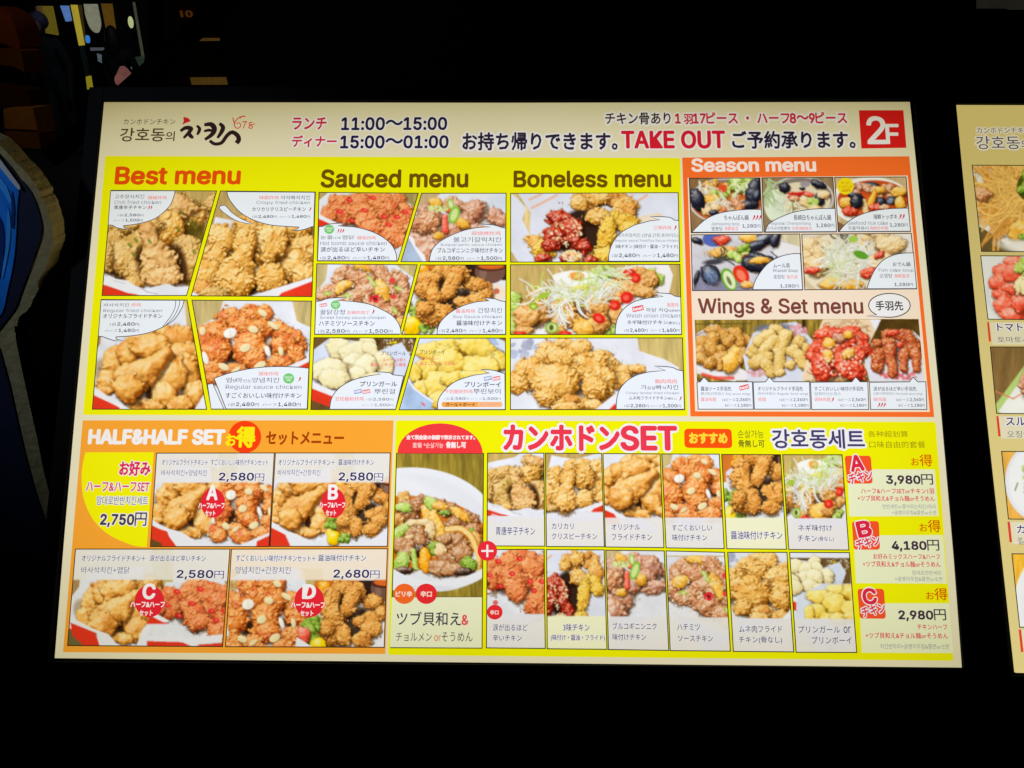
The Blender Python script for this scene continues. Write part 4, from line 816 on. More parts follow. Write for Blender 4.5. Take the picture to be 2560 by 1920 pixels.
dish('B', [(1085,383),(1863,383),(1860,1013),(895,1013)], d_bulg, 'photo of glazed garlic chicken with green pepper slices',
  [(1858,705)] + spline([(1820,698),(1760,680),(1700,672),(1580,668)], 3) + [(1720,695)] + spline([(1600,700),(1480,725),(1350,775),(1240,840),(1180,910),(1155,1010)], 4) + [(1858,1010)], None,
  [('B','蒜烧烤炸鸡',(1545,736,1812,774),pk),('B','불고기갈릭치킨',(1378,790,1816,836),kr),('B','Bulgogi garlic sauce chicken',(1262,848,1824,876),lt),('B','ブルコギニンニク味付けチキン',(1232,888,1832,936),dk),('B','1羽 |2,580|円  ハーフ |1,500|円',(1216,956,1822,998))])
dish('B2', [(120,148),(1045,157),(878,798),(100,798)], d_honey, 'photo of honey glazed chicken with sesame and potato',
  [(112,497)] + spline([(160,490),(240,465),(395,462)], 3) + [(305,487)] + spline([(450,495),(600,520),(720,570),(820,630),(880,710),(898,796)], 4) + [(102,796)], None,
  [('B2','꿀닭강정',(152,572,380,618),kr),('B2','舌辣炸鸡丁',(398,582,608,616),pk),('B2','Sweet honey sauce chicken',(150,630,754,666),lt),('B2','ハチミツソースチキン',(142,676,654,722),dk),('B2','1羽 |2,580|円  ハーフ |1,500|円',(136,740,818,784))],
  lambda p: [chili_marks(p,'B2',634,594,1,1.2), green_dot(p,'B2',294,528,44), stamp(p,'B2',182,530,34,15,8,(236,120,130),'best')])
dish('B2', [(1075,158),(1863,158),(1860,800),(905,800)], d_soy, 'photo of brown soy chicken beside a dark pot and yellow tomatoes',
  [(1858,497)] + spline([(1810,490),(1760,472),(1660,463)], 3) + [(1705,490)] + spline([(1600,497),(1480,530),(1360,590),(1270,670),(1235,740),(1228,798)], 4) + [(1858,798)], None,
  [('B2','醤油鸡块',(1400,566,1578,604),pk),('B2','간장치킨',(1602,556,1824,602),kr),('B2','Soy Sauce chicken',(1372,622,1822,658),lt),('B2','醤油味付けチキン',(1406,672,1826,718),dk),('B2','1羽 |2,480|円  ハーフ |1,480|円',(1252,736,1830,780))])
dish('B2', [(95,828),(1035,832),(845,1490),(65,1490)], d_pgirl, 'photo of pale cheese powdered chicken in a red tray',
  [(920,1182)] + spline([(820,1170),(780,1150),(640,1142)], 3) + [(705,1165)] + spline([(600,1180),(450,1220),(330,1290),(260,1380),(238,1488)], 4) + [(846,1488)], None,
  [('B2','プリンガール',(712,954,942,992),dk),('B2','スイートな粉と',(730,1018,940,1050),dict(col=(244,130,120),bold=.02)),('B2','香ばしいチーズの風味',(616,1062,940,1096),dict(col=(244,130,120),bold=.02)),('B2','プリンガール',(520,1232,860,1278),dict(col=NAVY,bold=.015)),('B2','뿌린걸',(652,1300,842,1348),kr),('B2','甘奶酪粉炸鸡',(290,1374,554,1412),pk),('B2','1羽 |2,580|円',(580,1374,826,1408),dict(col=(120,120,140))),('B2','ハーフ |1,500|円',(538,1428,826,1460),dict(col=(120,120,140)))],
  lambda p: [stamp(p,'B2',500,1325,36,18,10,(110,156,220),'new'), stamp(p,'B2',578,1325,36,18,10,(236,120,130),'best')])
dish('B2', [(1065,832),(1857,832),(1857,1492),(880,1492)], d_pboy, 'photo of yellow cheese powdered chicken on white paper',
  [(1852,1160)] + spline([(1800,1145),(1740,1128),(1630,1122)], 3) + [(1710,1155)] + spline([(1560,1175),(1400,1230),(1300,1310),(1240,1400),(1232,1490)], 4) + [(1855,1490)], None,
  [('B2','プリンボーイ',(1070,942,1298,982),dict(col=(70,60,50),bold=.01)),('B2','スパイシー',(1072,1008,1244,1040),dict(col=(246,140,110),bold=.02)),('B2','香ばしいチーズの味',(1066,1050,1392,1086),dict(col=(246,140,110),bold=.02)),('B2','プリンボーイ',(1480,1236,1814,1284),dict(col=NAVY,bold=.015)),('B2','牛奶酪粉炸鸡',(1300,1306,1554,1344),pk),('B2','뿌린보이',(1562,1298,1812,1348),kr),('B2','1羽 |2,580|円 ハーフ |1,500|円',(1298,1368,1814,1402),dict(col=(120,120,140)))],
  lambda p: [stamp(p,'B2',1694,1204,36,18,10,(110,156,220),'new'), stamp(p,'B2',1774,1204,36,18,10,(236,120,130),'best'), p.poly('B2', rquad((1270,1420),(1828,1420),(1828,1468),(1270,1468),24), (250,170,80), Z_INK - .0003), p.poly('B2', rquad((1600,1424),(1822,1424),(1822,1464),(1600,1464),20), (252,196,140), Z_INK - .0002), p.text('B2','ガール＋ボーイ',(1308,1428,1576,1462),(90,50,40),bold=.02), p.text('B2','※2,580円',(1622,1430,1800,1460),(244,160,140),bold=.01)])
dish('C', [(135,384),(1678,378),(1692,1014),(135,1017)], d_three, 'photo of three flavour boneless chicken on white paper',
  [(1683,635)] + spline([(1640,632),(1590,605),(1420,598)], 3) + [(1508,630),(1420,638)] + spline([(1280,675),(1160,740),(1080,830),(1042,930),(1037,1010)], 4) + [(1690,1010)], None,
  [('C','三味炸鸡',(1448,684,1612,722),pk),('C','3가지맛치킨 (양념,간장,후라이드)',(1130,756,1676,796),kr),('C','Regular sauce/ fried/Soy Sauce chicken',(1098,810,1676,838),lt),('C','3味チキン (味付け・醤油・フライド)',(1098,858,1674,900),dk),('C','1羽 |2,480|円  ハーフ |1,480|円',(1068,928,1672,974))],
  lambda p: chili_marks(p,'C',1642,704,1,1.2))
dish('C2', [(133,157),(1693,153),(1710,800),(133,800)], d_onion, 'photo of onion topped chicken with half a boiled egg',
  [(1700,455)] + spline([(1640,445),(1600,425),(1440,414)], 3) + [(1538,450)] + spline([(1400,465),(1280,495),(1180,560),(1120,650),(1100,740),(1097,798)], 4) + [(1708,798)], None,
  [('C2','香葱鸡',(1572,510,1678,548),pk),('C2','파닭 치Queen',(1380,556,1688,596),kr),('C2','Welsh onion chicken',(1196,608,1692,646),lt),('C2',[('ネギ味付けチキン',1.0),('(骨なし)',.66)],(1206,668,1690,712),dk),('C2','1羽 |2,480|円  ハーフ |1,480|円',(1180,734,1688,776))],
  lambda p: stamp(p,'C2',1306,562,52,24,12,(232,84,96),'best'))
dish('C2', [(133,832),(1717,830),(1738,1492),(133,1490)], d_tender, 'photo of round crispy chicken tenders on white paper',
  [(1722,1135)] + spline([(1670,1125),(1610,1100),(1460,1090)], 3) + [(1557,1130)] + spline([(1400,1145),(1280,1180),(1180,1250),(1120,1350),(1105,1488)], 4) + [(1735,1488)], None,
  [('C2','胸肉鸡肉',(1462,1210,1664,1252),pk),('C2',[('가',1.0),('슴살',.7),('빠',1.0),('삭',.7),('치킨',1.0)],(1332,1264,1676,1308),kr),('C2','Crispy tender fried chicken',(1194,1326,1686,1356),lt),('C2',[('ムネ肉フライドチキン',1.0),('(骨なし)',.66)],(1224,1368,1660,1404),dk),('C2','1羽 |2,280|円 ハーフ |1,300|円',(1182,1430,1700,1470))],
  lambda p: chili_marks(p,'C2',1690,1390,1,1.1))

# season menu
sp = dict(small=0.6, bold=0.01)
dish('D', [(135,210),(693,207),(713,637),(150,640)], d_jjam, 'photo of red seafood noodle pot with mussels',
  spline([(155,637),(210,580),(280,525),(380,485),(500,465),(600,458),(703,458)], 4) + [(712,635)], None,
  [('D','ちゃんぽん鍋',(408,502,600,544),dk),('D','Jjamppong tang',(306,560,526,590),lt),('D','짬뽕탕',(308,596,396,628),kr),('D','海鮮面汤',(410,594,518,624),pk),('D','|1,280|円',(552,566,694,602),sp)], lambda p: chili_marks(p,'D',636,524,3,1.1))
dish('D', [(708,207),(1268,202),(1297,634),(725,637)], d_naga, 'photo of white seafood noodle pot with cabbage',
  [(732,634),(745,600),(760,572)] + spline([(800,545),(850,520),(950,482),(1080,458),(1200,450),(1285,450)], 4) + [(1296,632)], None,
  [('D','長崎白ちゃんぽん鍋',(956,500,1250,544),dk),('D','Nagasaki Champontang',(768,556,1090,586),lt),('D','나가사끼짬뽕탕',(742,594,932,622),kr),('D','长崎海鲜面汤',(944,594,1098,622),pk),('D','|1,280|円',(1134,560,1276,598),sp)])
dish('D', [(1282,203),(1845,200),(1880,630),(1312,633)], d_rice, 'photo of seafood rice cakes in red sauce',
  spline([(1315,632),(1370,570),(1450,515),(1560,475),(1700,453),(1862,447)], 4) + [(1880,629)], None,
  [('D','海鮮トッポキ',(1584,496,1772,536),dk),('D','Seafood rice cake',(1380,550,1698,580),lt),('D','국물떡볶이',(1382,592,1546,622),kr),('D','海鲜炒年糕',(1556,592,1700,620),pk),('D','|1,280|円',(1714,558,1856,594),sp)],
  lambda p: [chili_marks(p,'D',1790,516,2,1.1), p.poly('D', ellipse_pts(1365,275,65,66,30), (250,226,20), Z_INK - .0003), p.text('D','チーズ',(1330,238,1392,262),(214,120,30),bold=.02), p.text('D','トッピング',(1314,268,1416,292),(214,120,30),bold=.02), p.text('D','200円',(1334,298,1400,322),(214,120,30),bold=.02)])
dish('D', [(150,657),(1007,650),(1030,1092),(160,1097)], d_mussel, 'photo of mussels in clear soup with peppers',
  spline([(635,1090),(650,1030),(690,960),(760,880),(850,830),(940,808),(1010,806)], 4) + [(1028,1090)], None,
  [('D','ムール貝',(796,884,926,920),dk),('D','Mussel Soup',(796,928,988,958),dict(col=(70,66,96))),('D','홍합탕',(798,974,886,1006),kr),('D','贻贝汤',(902,976,986,1006),pk),('D','|1,280|円',(850,1040,996,1074),sp)])
dish('D', [(1023,652),(1887,645),(1930,1083),(1047,1090)], d_fish, 'photo of fish cake soup under white sprouts',
  spline([(1535,1083),(1560,1010),(1600,930),(1660,860),(1740,820),(1820,803),(1903,800)], 4) + [(1928,1082)], None,
  [('D','おでん鍋',(1738,874,1876,908),dk),('D','Fish cake soup',(1626,924,1902,956),lt),('D','오뎅탕',(1632,966,1734,1000),kr),('D','海鲜面汤',(1748,968,1868,998),pk),('D','|1,280|円',(1750,1028,1896,1062),sp)])
o = photo_mesh(board, 'D2', [(178,316),(1945,308),(1990,806),(196,803)], d_wings, menu, 'wide photo of four heaps of chicken wings', outline=False)
WB = ((205,806,640,1022,250,'醤油ソース手羽先',464,'愛(애)간장윙스 Soy sauce wings',614,'醤油鸡翅',344),(648,806,1090,1022,765,'オリジナルフライド手羽先',1028,'바사삭윙스 Regular fried wings',1070,'鸡翅',738),(1100,806,1550,1024,1446,'すごくおいしい味付け手羽先',1506,'엄청마신는윙스',1330,'调味鸡翅',1246),(1565,806,2008,1024,1900,'涙が出るほど辛い手羽先',1922,'눈물나게매운윙스 Hot bomb sauce wings',1972,'辣鸡翅',1686))
for i, (x0, y0, x1, y1, tx, a, ax, b_, bx, c_, cx) in enumerate(WB):
    k = 0.022 * (1 if i else 0)
    shape = [(x0-10,y0+4),(tx-30,y0),(tx,768),(tx+36,y0),(x1-8,y0),(x1,y1),(x0,y1)]
    caption(o, 'D2', shape)
    l0 = x0 + 20 if i < 1 else x0 + 26 if i < 2 else x0 + 20
    cap_text(o, [('D2',a,(l0,844,ax,878),dk),('D2',b_,(l0,888,bx,914),lt),('D2',c_,(l0,930,cx,960),pk),('D2','16ピース |2,360|円',(x1-244,926,x1-24,958),sp),('D2','8ピース |1,180|円',(x1-226,972,x1-18,1002),sp)],
      (lambda p: stamp(p,'D2',566,850,38,18,14,(234,84,96),'best')) if i == 0 else (lambda p: chili_marks(p,'D2',1258,948,1,1.0)) if i == 2 else (lambda p: chili_marks(p,'D2',1622,990,3,1.0)) if i == 3 else None)

# half and half sets
def band_fn(t, y, pts_white=(), col=(234,230,222), al=0.88):
    def f(c):
        c.view(t); c.p(col, [(-2000,-2000),(6000,-2000),(6000,y),(-2000,y)], al)
        for q in pts_white: c.p((236,236,246), q, 0.8)
    return f
def half(quad, t, views, label, band, rows, badge):
    o = photo_mesh(board, t, quad, None, menu, label, views=views, band=band)
    p = Print(board)
    for r in rows:
        kw = dict(r[-1]) if isinstance(r[-1], dict) else {}
        a = r[:-1] if isinstance(r[-1], dict) else r
        if isinstance(a[1], str) and '|' in a[1]: p.price(*a, **kw)
        else: p.text(*a, **kw)
    p.done('lettering', o)
    tt, cx, cy, rx, ry, letter, lb, t1, t2 = badge
    p = Print(board); p.poly(tt, ellipse_pts(cx, cy, rx, ry), (238,42,56), Z_BUBBLE); ob = p.done('badge', menu, 'round red badge with the letter ' + letter)
    p = Print(board); p.text(tt, letter, lb, (252,246,250), bold=0.035, halo=0.05, halocol=(238,42,56))
    p.text(tt, 'ハーフ&ハーフ', t1, (255,244,246), bold=0.05, halo=0.16, halocol=(238,42,56)); p.text(tt, 'セット', t2, (255,244,246), bold=0.05); p.done('lettering', ob)
hw = dict(col=(74,78,112), halo=0.10, bold=0.006); hk = dict(col=(100,102,128), halo=0.06); hp = dict(col=(62,52,94), small=0.62, bold=0.02, halo=0.10)
V = lambda t, ax, ay, bx, by, sx, sy=None: (t, ax, ay, bx, by, sx, sy)
half([(1005,380),(2088,378),(2040,1240),(948,1240)], 'E', [(d_regular, V('E',470,930,1190,925,0.766,0.789)), (part(d_almond, ('E',[(1620,600),(2200,600),(2200,1300),(1420,1300)])), V('E',1570,625,1830,890,0.766,0.928))],
  'photo of golden fried chicken next to almond sauce chicken', lambda c: (c.view('E'), c.p(TRAY,[(948,1060),(1110,1100),(1200,1245),(948,1245)]), c.p((84,60,30),[(948,1165),(1050,1210),(1060,1245),(948,1245)]), c.p((238,238,246),[(960,1005),(1120,1075),(1240,1110),(1420,1225),(1440,1150),(1490,1245),(1190,1245),(1120,1150),(1100,1100),(960,1035)]), c.p(TRAY,[(1920,1245),(1930,1180),(2050,1130),(2050,1245)]), c.p((238,238,246),[(1720,1245),(2050,1110),(2050,1135),(1930,1190),(1910,1245)]), band_fn('E',652,[[(1010,600),(1200,500),(1500,515),(1510,652),(1000,652)]])(c)),
  [('E','オリジナルフライドチキン＋',(1058,438,1478,492),hw),('E','すごくおいしい味付けチキンセット',(1508,436,2034,494),hw),('E','바사삭치킨+양념치킨',(1052,534,1472,588),hk),('E','|2,580|円',(1585,536,2000,630),hp)],
  ('E',1524,838,112,136,'A',(1476,676,1566,806),(1394,842,1632,886),(1458,910,1548,956)))
half([(550,378),(1607,378),(1580,1238),(500,1238)], 'F', [(d_regular, V('F',470,930,715,925,0.766,0.789)), (part(d_soy, ('F',[(1090,600),(1700,600),(1700,1300),(980,1300)])), V('F',1190,600,1220,1040,0.766,0.928))],
  'photo of golden fried chicken next to soy chicken', lambda c: (c.view('F'), c.p(TRAY,[(490,1075),(630,1120),(690,1240),(490,1240)]), c.p((238,238,246),[(500,1030),(640,1090),(760,1130),(960,1240),(690,1240),(640,1130),(500,1060)]), c.p((238,238,248),spline([(980,1240),(1010,1110),(1050,1180),(1200,1215),(1400,1190),(1590,1060)],3)+[(1600,1240)]), c.l('lemon',1085,1155,60,70), c.fill('green',1190,1160,50,30,26,7), c.fill('green',1060,1010,50,50,30,8), band_fn('F',652,[[(560,620),(700,530),(1050,515),(1065,652),(540,652)]])(c)),
  [('F','オリジナルフライドチキン＋',(580,438,1098,492),hw),('F','醤油味付けチキン',(1132,436,1460,492),hw),('F','바사삭치킨+간장치킨',(574,530,966,586),hk),('F','|2,580|円',(1138,532,1545,630),hp)],
  ('F',1084,838,112,138,'B',(1044,674,1122,802),(958,836,1194,880),(1018,906,1110,954)))
half([(258,157),(1680,157),(1612,1055),(185,1045)], 'E2', [(d_regular, V('E2',470,930,530,790,0.858,0.835)), (part(d_hot, ('E2',[(1120,400),(1700,400),(1700,1100),(790,1100)])), V('E2',560,600,1330,730,0.998,1.160))],
  'photo of golden fried chicken next to hot red chicken', lambda c: (c.view('E2'), c.p((90,84,50),[(185,900),(215,900),(330,1050),(185,1050)]), c.p(TRAY,[(210,830),(440,930),(480,1050),(330,1040),(230,960)]), c.p((238,238,246),[(212,780),(420,890),(560,940),(660,1055),(480,1055),(450,930),(212,835)]), c.p((240,240,248),[(820,1040),(880,880),(960,850),(920,960),(1300,975),(1610,940),(1600,1020),(1400,1030),(1330,1050),(1250,1010),(915,1000),(900,1055),(820,1055)]), c.p(TRAY,[(915,1005),(1240,1015),(1330,1055),(915,1055)]), c.p(TRAY,[(1400,1035),(1600,1025),(1600,1055),(1370,1055)]), band_fn('E2',440,[[(350,440),(360,360),(780,330),(880,318),(885,440)]])(c)),
  [('E2','オリジナルフライドチキン＋',(322,214,904,268),hw),('E2','涙が出るほど辛いチキン',(946,212,1462,270),hw),('E2','바사삭치킨+맵닭',(316,318,760,380),hk),('E2','|2,580|円',(1198,324,1630,420),hp)],
  ('E2',940,636,136,148,'C',(888,478,992,612),(770,644,1082,690),(852,720,972,768)))
half([(125,135),(1355,132),(1330,910),(78,905)], 'F2', [(d_almond, V('F2',1525,625,362,690,0.766,0.882)), (part(d_soy, ('F2',[(790,370),(1400,370),(1400,950),(620,950)])), V('F2',1190,600,930,800,0.766,0.928))],
  'photo of almond sauce chicken next to soy chicken', lambda c: (c.view('F2'), c.fill('green',740,760,90,110,40,16), c.l('lemon',810,890,60,60), c.l('tomato',700,810,50,60), c.p((240,240,248),[(640,830),(690,860),(760,905),(625,905)]), c.p((240,240,248),spline([(1330,800),(1270,880),(1200,910)],3)+[(1340,910)]), band_fn('F2',380,[[(110,380),(230,300),(660,290),(680,380)]],(244,228,206))(c)),
  [('F2','すごくおいしい味付けチキンセット＋',(164,180,790,232),hw),('F2','醤油味付けチキン',(812,178,1188,230),hw),('F2','양념치킨+간장치킨',(158,272,594,328),hk),('F2','|2,680|円',(934,274,1296,358),hp)],
  ('F2',740,545,118,128,'D',(694,416,786,522),(596,556,862,596),(672,620,772,660)))
p = Print(board); fav = [(350,372),(980,372),(915,1243)] + spline([(860,1242),(760,1220),(600,1150),(480,1060),(390,940),(330,780),(315,620),(325,490),(350,372)], 4)[:-1]
p.poly('E', fav, (250,246,10), Z_BUBBLE); ob = p.done('favourite_set_panel', menu, 'yellow quarter-round panel with a single set price')
p = Print(board); p.text('E','お好み',(670,456,950,584),(228,44,88),bold=0.045,halo=0.10); p.text('E','ハーフ&ハーフSET',(362,650,942,730),(228,60,100),bold=0.02,halo=0.12); p.text('E','맘대로반반치킨세트',(458,776,930,856),(96,100,124),halo=0.08); p.text('E',[('2,750',1.0,None,0.03),('円',0.8,None,0.01)],(496,908,918,1036),(78,58,76),halo=0.10,fit='cap'); p.done('lettering', ob)

# the big set: whelk bowl, twelve cells, three price boxes
o = photo_mesh(board, 'G', [(118,343),(918,345),('F2',2105,514),('F2',1392,514)], d_whelk, menu, 'tall photo of whelk and noodles in a white bowl')
p = Print(board); p.poly('F2', [(1392,514),(2105,514),(2103,916),(1378,912)], (240,242,206), Z_BUBBLE); p.line('F2', [(1378,912),(2103,916),(2105,514)], 2.2, (70,64,20), Z_BLINE); ob = p.done('caption_panel', menu, 'cream caption panel under the whelk bowl')
p = Print(board); p.text('F2',[('ツブ貝和え',1.0,(62,58,84),0.01),('&',1.25,(236,80,96),0.02)],(1430,628,1996,738)); p.text('F2',[('チョルメン ',0.92,(70,66,86),0.0),('or',1.3,(226,90,80),0.0),('そうめん',1.0,(70,66,86),0.0)],(1424,788,2028,862)); p.done('lettering', ob)
for cx, col, tx in ((1490,(250,108,40),'ピリ辛'),(1663,(238,46,52),'辛口')):
    p = Print(board); p.poly('F2', ellipse_pts(cx,487,84,80), col, Z_BLINE); ob = p.done('badge', menu, 'orange spice badge' if cx < 1500 else 'red spice badge'); p = Print(board); p.text('F2',tx,(cx-66 if cx<1500 else cx-44,466,cx+60 if cx<1500 else cx+42,510),(255,226,210),bold=.05); p.done('lettering', ob)
p = Print(board); p.poly('G2', ellipse_pts(142,136,90,92), (240,48,58), Z_BLINE); p.poly('G2',[(86,128),(198,128),(198,146),(86,146)],(252,244,246),Z_HALO); p.poly('G2',[(133,80),(151,80),(151,194),(133,194)],(252,244,246),Z_HALO+.0001); p.done('badge', menu, 'red badge with a white plus sign')
BAND = (234,230,228)
def cell(quad, t, fn, vw, label, yb, rows, cream=False, white=(), col=BAND):
    def band(c):
        c.view(t); c.p((242,242,206) if cream else col, [(-3000,yb),(6000,yb),(6000,3000),(-3000,3000)], 1.0 if cream else 0.94)
        for q in white: c.p((230,230,242), q, 0.75)
    vws = vw if isinstance(vw, list) else [(fn, vw)]
    o = photo_mesh(board, t, quad, None, menu, label, views=vws, band=band)
    p = Print(board)
    for tx, bx in rows: p.text(t, tx, bx, (66,66,110), bold=0.006, halo=0.07)
    p.done('lettering', o); return o
cell([(955,343),(1473,343),(1482,1200),(950,1197)], 'G', d_chili, V('G',660,900,1230,620,0.707,0.707), 'small photo of chili fried chicken', 938, [('青唐辛子チキン',(1030,1020,1392,1098))], white=[[(955,940),(1000,900),(1200,960),(1170,990),(1050,985)]])
cell([(1487,343),(2005,347),(2030,1205),(1497,1203)], 'G', d_crispy, V('G',1480,1080,1690,700,0.638,0.707), 'small photo of crispy fried chicken', 938, [('カリカリ',(1546,988,1746,1042)),('クリスピーチキン',(1546,1080,1962,1136))], white=[[(1500,938),(2020,938),(1900,975),(1600,975)]])
cell([('G',2018,347),(405,350),(440,1213),('G',2040,1207)], 'G3', d_regular, V('G3',470,930,70,720,0.821,0.752), 'small photo of golden fried chicken', 938, [('オリジナル',(-42,995,218,1050)),('フライドチキン',(-40,1086,328,1144))], white=[[(0,938),(240,938),(400,1080),(330,1080),(100,980)]])
cell([(420,350),(950,352),(995,1222),(460,1215)], 'G3', d_almond, V('G3',1525,625,690,690,0.775,0.844), 'small photo of almond sauce chicken', 938, [('すごくおいしい',(512,1000,880,1058)),('味付けチキン',(516,1090,834,1150))], white=[[(520,938),(880,938),(800,990),(600,1040)]])
cell([(972,355),(1513,357),(1568,1228),(1020,1223)], 'G3', d_soy, V('G3',1190,600,1190,800,0.775,1.049), 'small photo of soy chicken', 938, [('醤油味付けチキン',(1054,1060,1526,1136))], cream=True)
cell([(1533,357),(2080,358),(2143,1235),(1590,1230)], 'G3', d_onion, V('G3',710,285,1795,470,0.684,0.935), 'small photo of onion topped chicken', 942, [('ネギ味付け',(1672,1000,1986,1060)),('チキン',(1668,1098,1844,1156)),('(骨なし)',(1856,1112,2000,1158))], white=[[(1590,942),(2100,942),(2140,1020),(1700,1010)]])
cell([(140,125),(665,122),(675,1035),(133,1030)], 'G2', d_hot, V('G2',560,600,370,420,0.912,1.197), 'small photo of hot red chicken', 720, [('涙が出るほど',(192,808,512,872)),('辛いチキン',(194,906,458,966))], white=[[(140,760),(300,720),(670,720),(640,760),(500,780),(430,800)]])
cell([(687,125),(1217,128),(1243,1043),(693,1038)], 'G2', d_three, V('G2',760,640,860,430,0.638,1.049), 'small photo of three flavour chicken', 736, [('3味チキン',(840,806,1082,874)),('(味付け・醤油・フライド)',(726,906,1222,968))], cream=True)
cell([(1232,130),(1770,137),(1812,1053),(1257,1045)], 'G2', d_bulg, V('G2',1385,580,1500,320,0.844,1.049), 'small photo of glazed garlic chicken', 742, [('ブルコギニンニク',(1294,796,1698,860)),('味付けチキン',(1294,898,1600,958))], white=[[(1260,742),(1700,742),(1540,800),(1300,850)]])
cell([('G2',1787,137),(555,150),(610,1060),('G2',1825,1055)], 'G4', d_honey, V('G4',370,350,150,420,0.912,1.140), 'small photo of honey glazed chicken', 748, [('ハチミツ',(118,808,328,866)),('ソースチキン',(126,912,446,970))], white=[[(100,748),(330,790),(600,940),(480,1058),(380,1056)]])
cell([(585,150),(1130,150),(1193,1067),(637,1062)], 'G4', d_tender, V('G4',560,1250,810,540,0.752,0.958), 'small photo of round chicken tenders', 758, [('ムネ肉フライド',(686,822,1082,888)),('チキン(骨なし)',(686,924,1082,992))], white=[[(640,758),(1160,758),(1000,800),(700,900)]])
cell([(1155,150),(1705,153),(1773,1072),(1215,1070)], 'G4', None, [(d_pgirl, V('G4',500,1000,1330,330,0.707,0.707)), (part(d_pboy, ('G4',[(1180,640),(1300,520),(1540,400),(1800,330),(1800,1100),(1180,1100)])), V('G4',1330,1060,1570,640,0.752,0.844))], 'small photo of two cheese powdered chickens', 762, [('プリンガール',(1232,826,1614,890)),('or',(1648,832,1712,892)),('プリンボーイ',(1356,924,1722,990))], white=[[(1250,762),(1500,762),(1770,960),(1760,1000),(1430,1060)]])
p = Print(board); p.poly('G2', ellipse_pts(210,700,72,68), (238,46,52), Z_BLINE); p.poly('G2', ellipse_pts(216,612,26,24), (232,130,130), Z_BLINE); ob = p.done('badge', menu, 'small red spice badge on the hot chicken photo'); p = Print(board); p.text('G2','辛口',(168,682,244,722),(255,226,220),bold=.05); p.text('G2','ﾉ乙',(202,604,230,622),(120,40,40),bold=.02); p.done('lettering', ob)
PB = (([(150,320),(715,320),(742,622),(163,625)], [(130,232),(300,232),(313,412),(147,412)], 'A', '3,980', [('ハーフ&ハーフSETorチキン1羽',(234,444,706,478)),('+ツブ貝和え&チョル麺orそうめん',(212,490,710,526))], [('반반세트or좋아하는치킨1마리',(374,546,716,576)),('+골뱅이무침&쫄면or소면',(434,586,720,614))], (398,342,698,412), (558,224,694,300)),
      ([(190,748),(768,745),(793,1060),(205,1057)], [(177,657),(352,655),(360,840),(190,840)], 'B', '4,180', [('お好みミックスハーフ&ハーフ',(314,866,744,902)),('+ツブ貝和え&チョル麺orそうめん',(246,914,748,952))], [('맘대로반반세트',(566,974,754,1004)),('+골뱅이무침&쫄면or소면',(454,1014,760,1044))], (434,766,738,838), (612,648,748,726)),
      ([(228,1187),(808,1187),(835,1510),(243,1507)], [(213,1093),(385,1093),(398,1287),(228,1285)], 'C', '2,980', [('チキンハーフ',(598,1322,790,1356)),('+ツブ貝和え&チョル麺orそうめん',(264,1376,796,1414))], [('치킨반마리+골뱅이무침&쫄면or소면',(358,1448,802,1482))], (478,1214,782,1288), (654,1088,792,1166)))
for bx, rq_, letter, pr, reds, greys, pbx, obx in PB:
    p = Print(board); p.poly('I', bx, (240,244,206), Z_PHOTO); ob = p.done('price_box', menu, 'cream price box for set ' + letter)
    p = Print(board); p.text('I',[(pr,1.0,None,0.03),('円',0.8,None,0.008)],pbx,(70,50,74),fit='cap')
    for tx, b in reds: p.text('I',tx,b,(226,52,78),bold=.014)
    for tx, b in greys: p.text('I',tx,b,(150,152,172))
    p.text('I',[('お',0.7),('得',1.0)],obx,(226,92,10),bold=.01); p.done('lettering', ob)
    p = Print(board); p.poly('I', rquad(*rq_, 22), (250,88,44), Z_BUBBLE); bd = p.done('set_badge', menu, 'orange badge of set ' + letter)
    x0, y0 = rq_[0]; p = Print(board); p.text('I',letter,(x0+36,y0+0,x0+118,y0+96),(226,40,70),bold=.03,halo=.13,rot=6 if letter!='B' else 10); p.text('I','チキン',(x0+24,y0+104,x0+180,y0+168),(226,60,84),bold=.03,halo=.13,rot=14); p.done('lettering', bd)

# black cabinet of a board: back box, bezel strips, stand
BLACK = surf('matt_black_steel', (0.004, 0.004, 0.0045), 0.7, 0.06, 0.2, 30)
def cabinet(b, corners, parent, lw, tw, rw, bw):
    c = [b.loc(*q) for q in corners]; x0 = (c[0][0] + c[3][0]) / 2; x1 = (c[1][0] + c[2][0]) / 2; y1 = (c[0][1] + c[1][1]) / 2; y0 = (c[2][1] + c[3][1]) / 2
    V, F = boxes([(x0 - lw + .002, x1 + rw - .002, y0 - bw + .002, y1 + tw - .002, -0.075, -0.006)]); mesh_obj('cabinet_box', V, F, BLACK, parent)
    for (a, e, g, h) in ((x0 - lw, x0 - .004, y0 - bw, y1 + tw), (x1 + .004, x1 + rw, y0 - bw, y1 + tw), (x0 - .004, x1 + .004, y1 + .002, y1 + tw), (x0 - .004, x1 + .004, y0 - bw, y0 - .002)):
        V, F = boxes([(a, e, g, h, -0.0055, 0.003)]); o = mesh_obj('bezel_strip', V, F, BLACK, parent)
        m = o.modifiers.new('edge', 'BEVEL'); m.width = 0.001; m.segments = 2
    return x0, x1, y0, y1
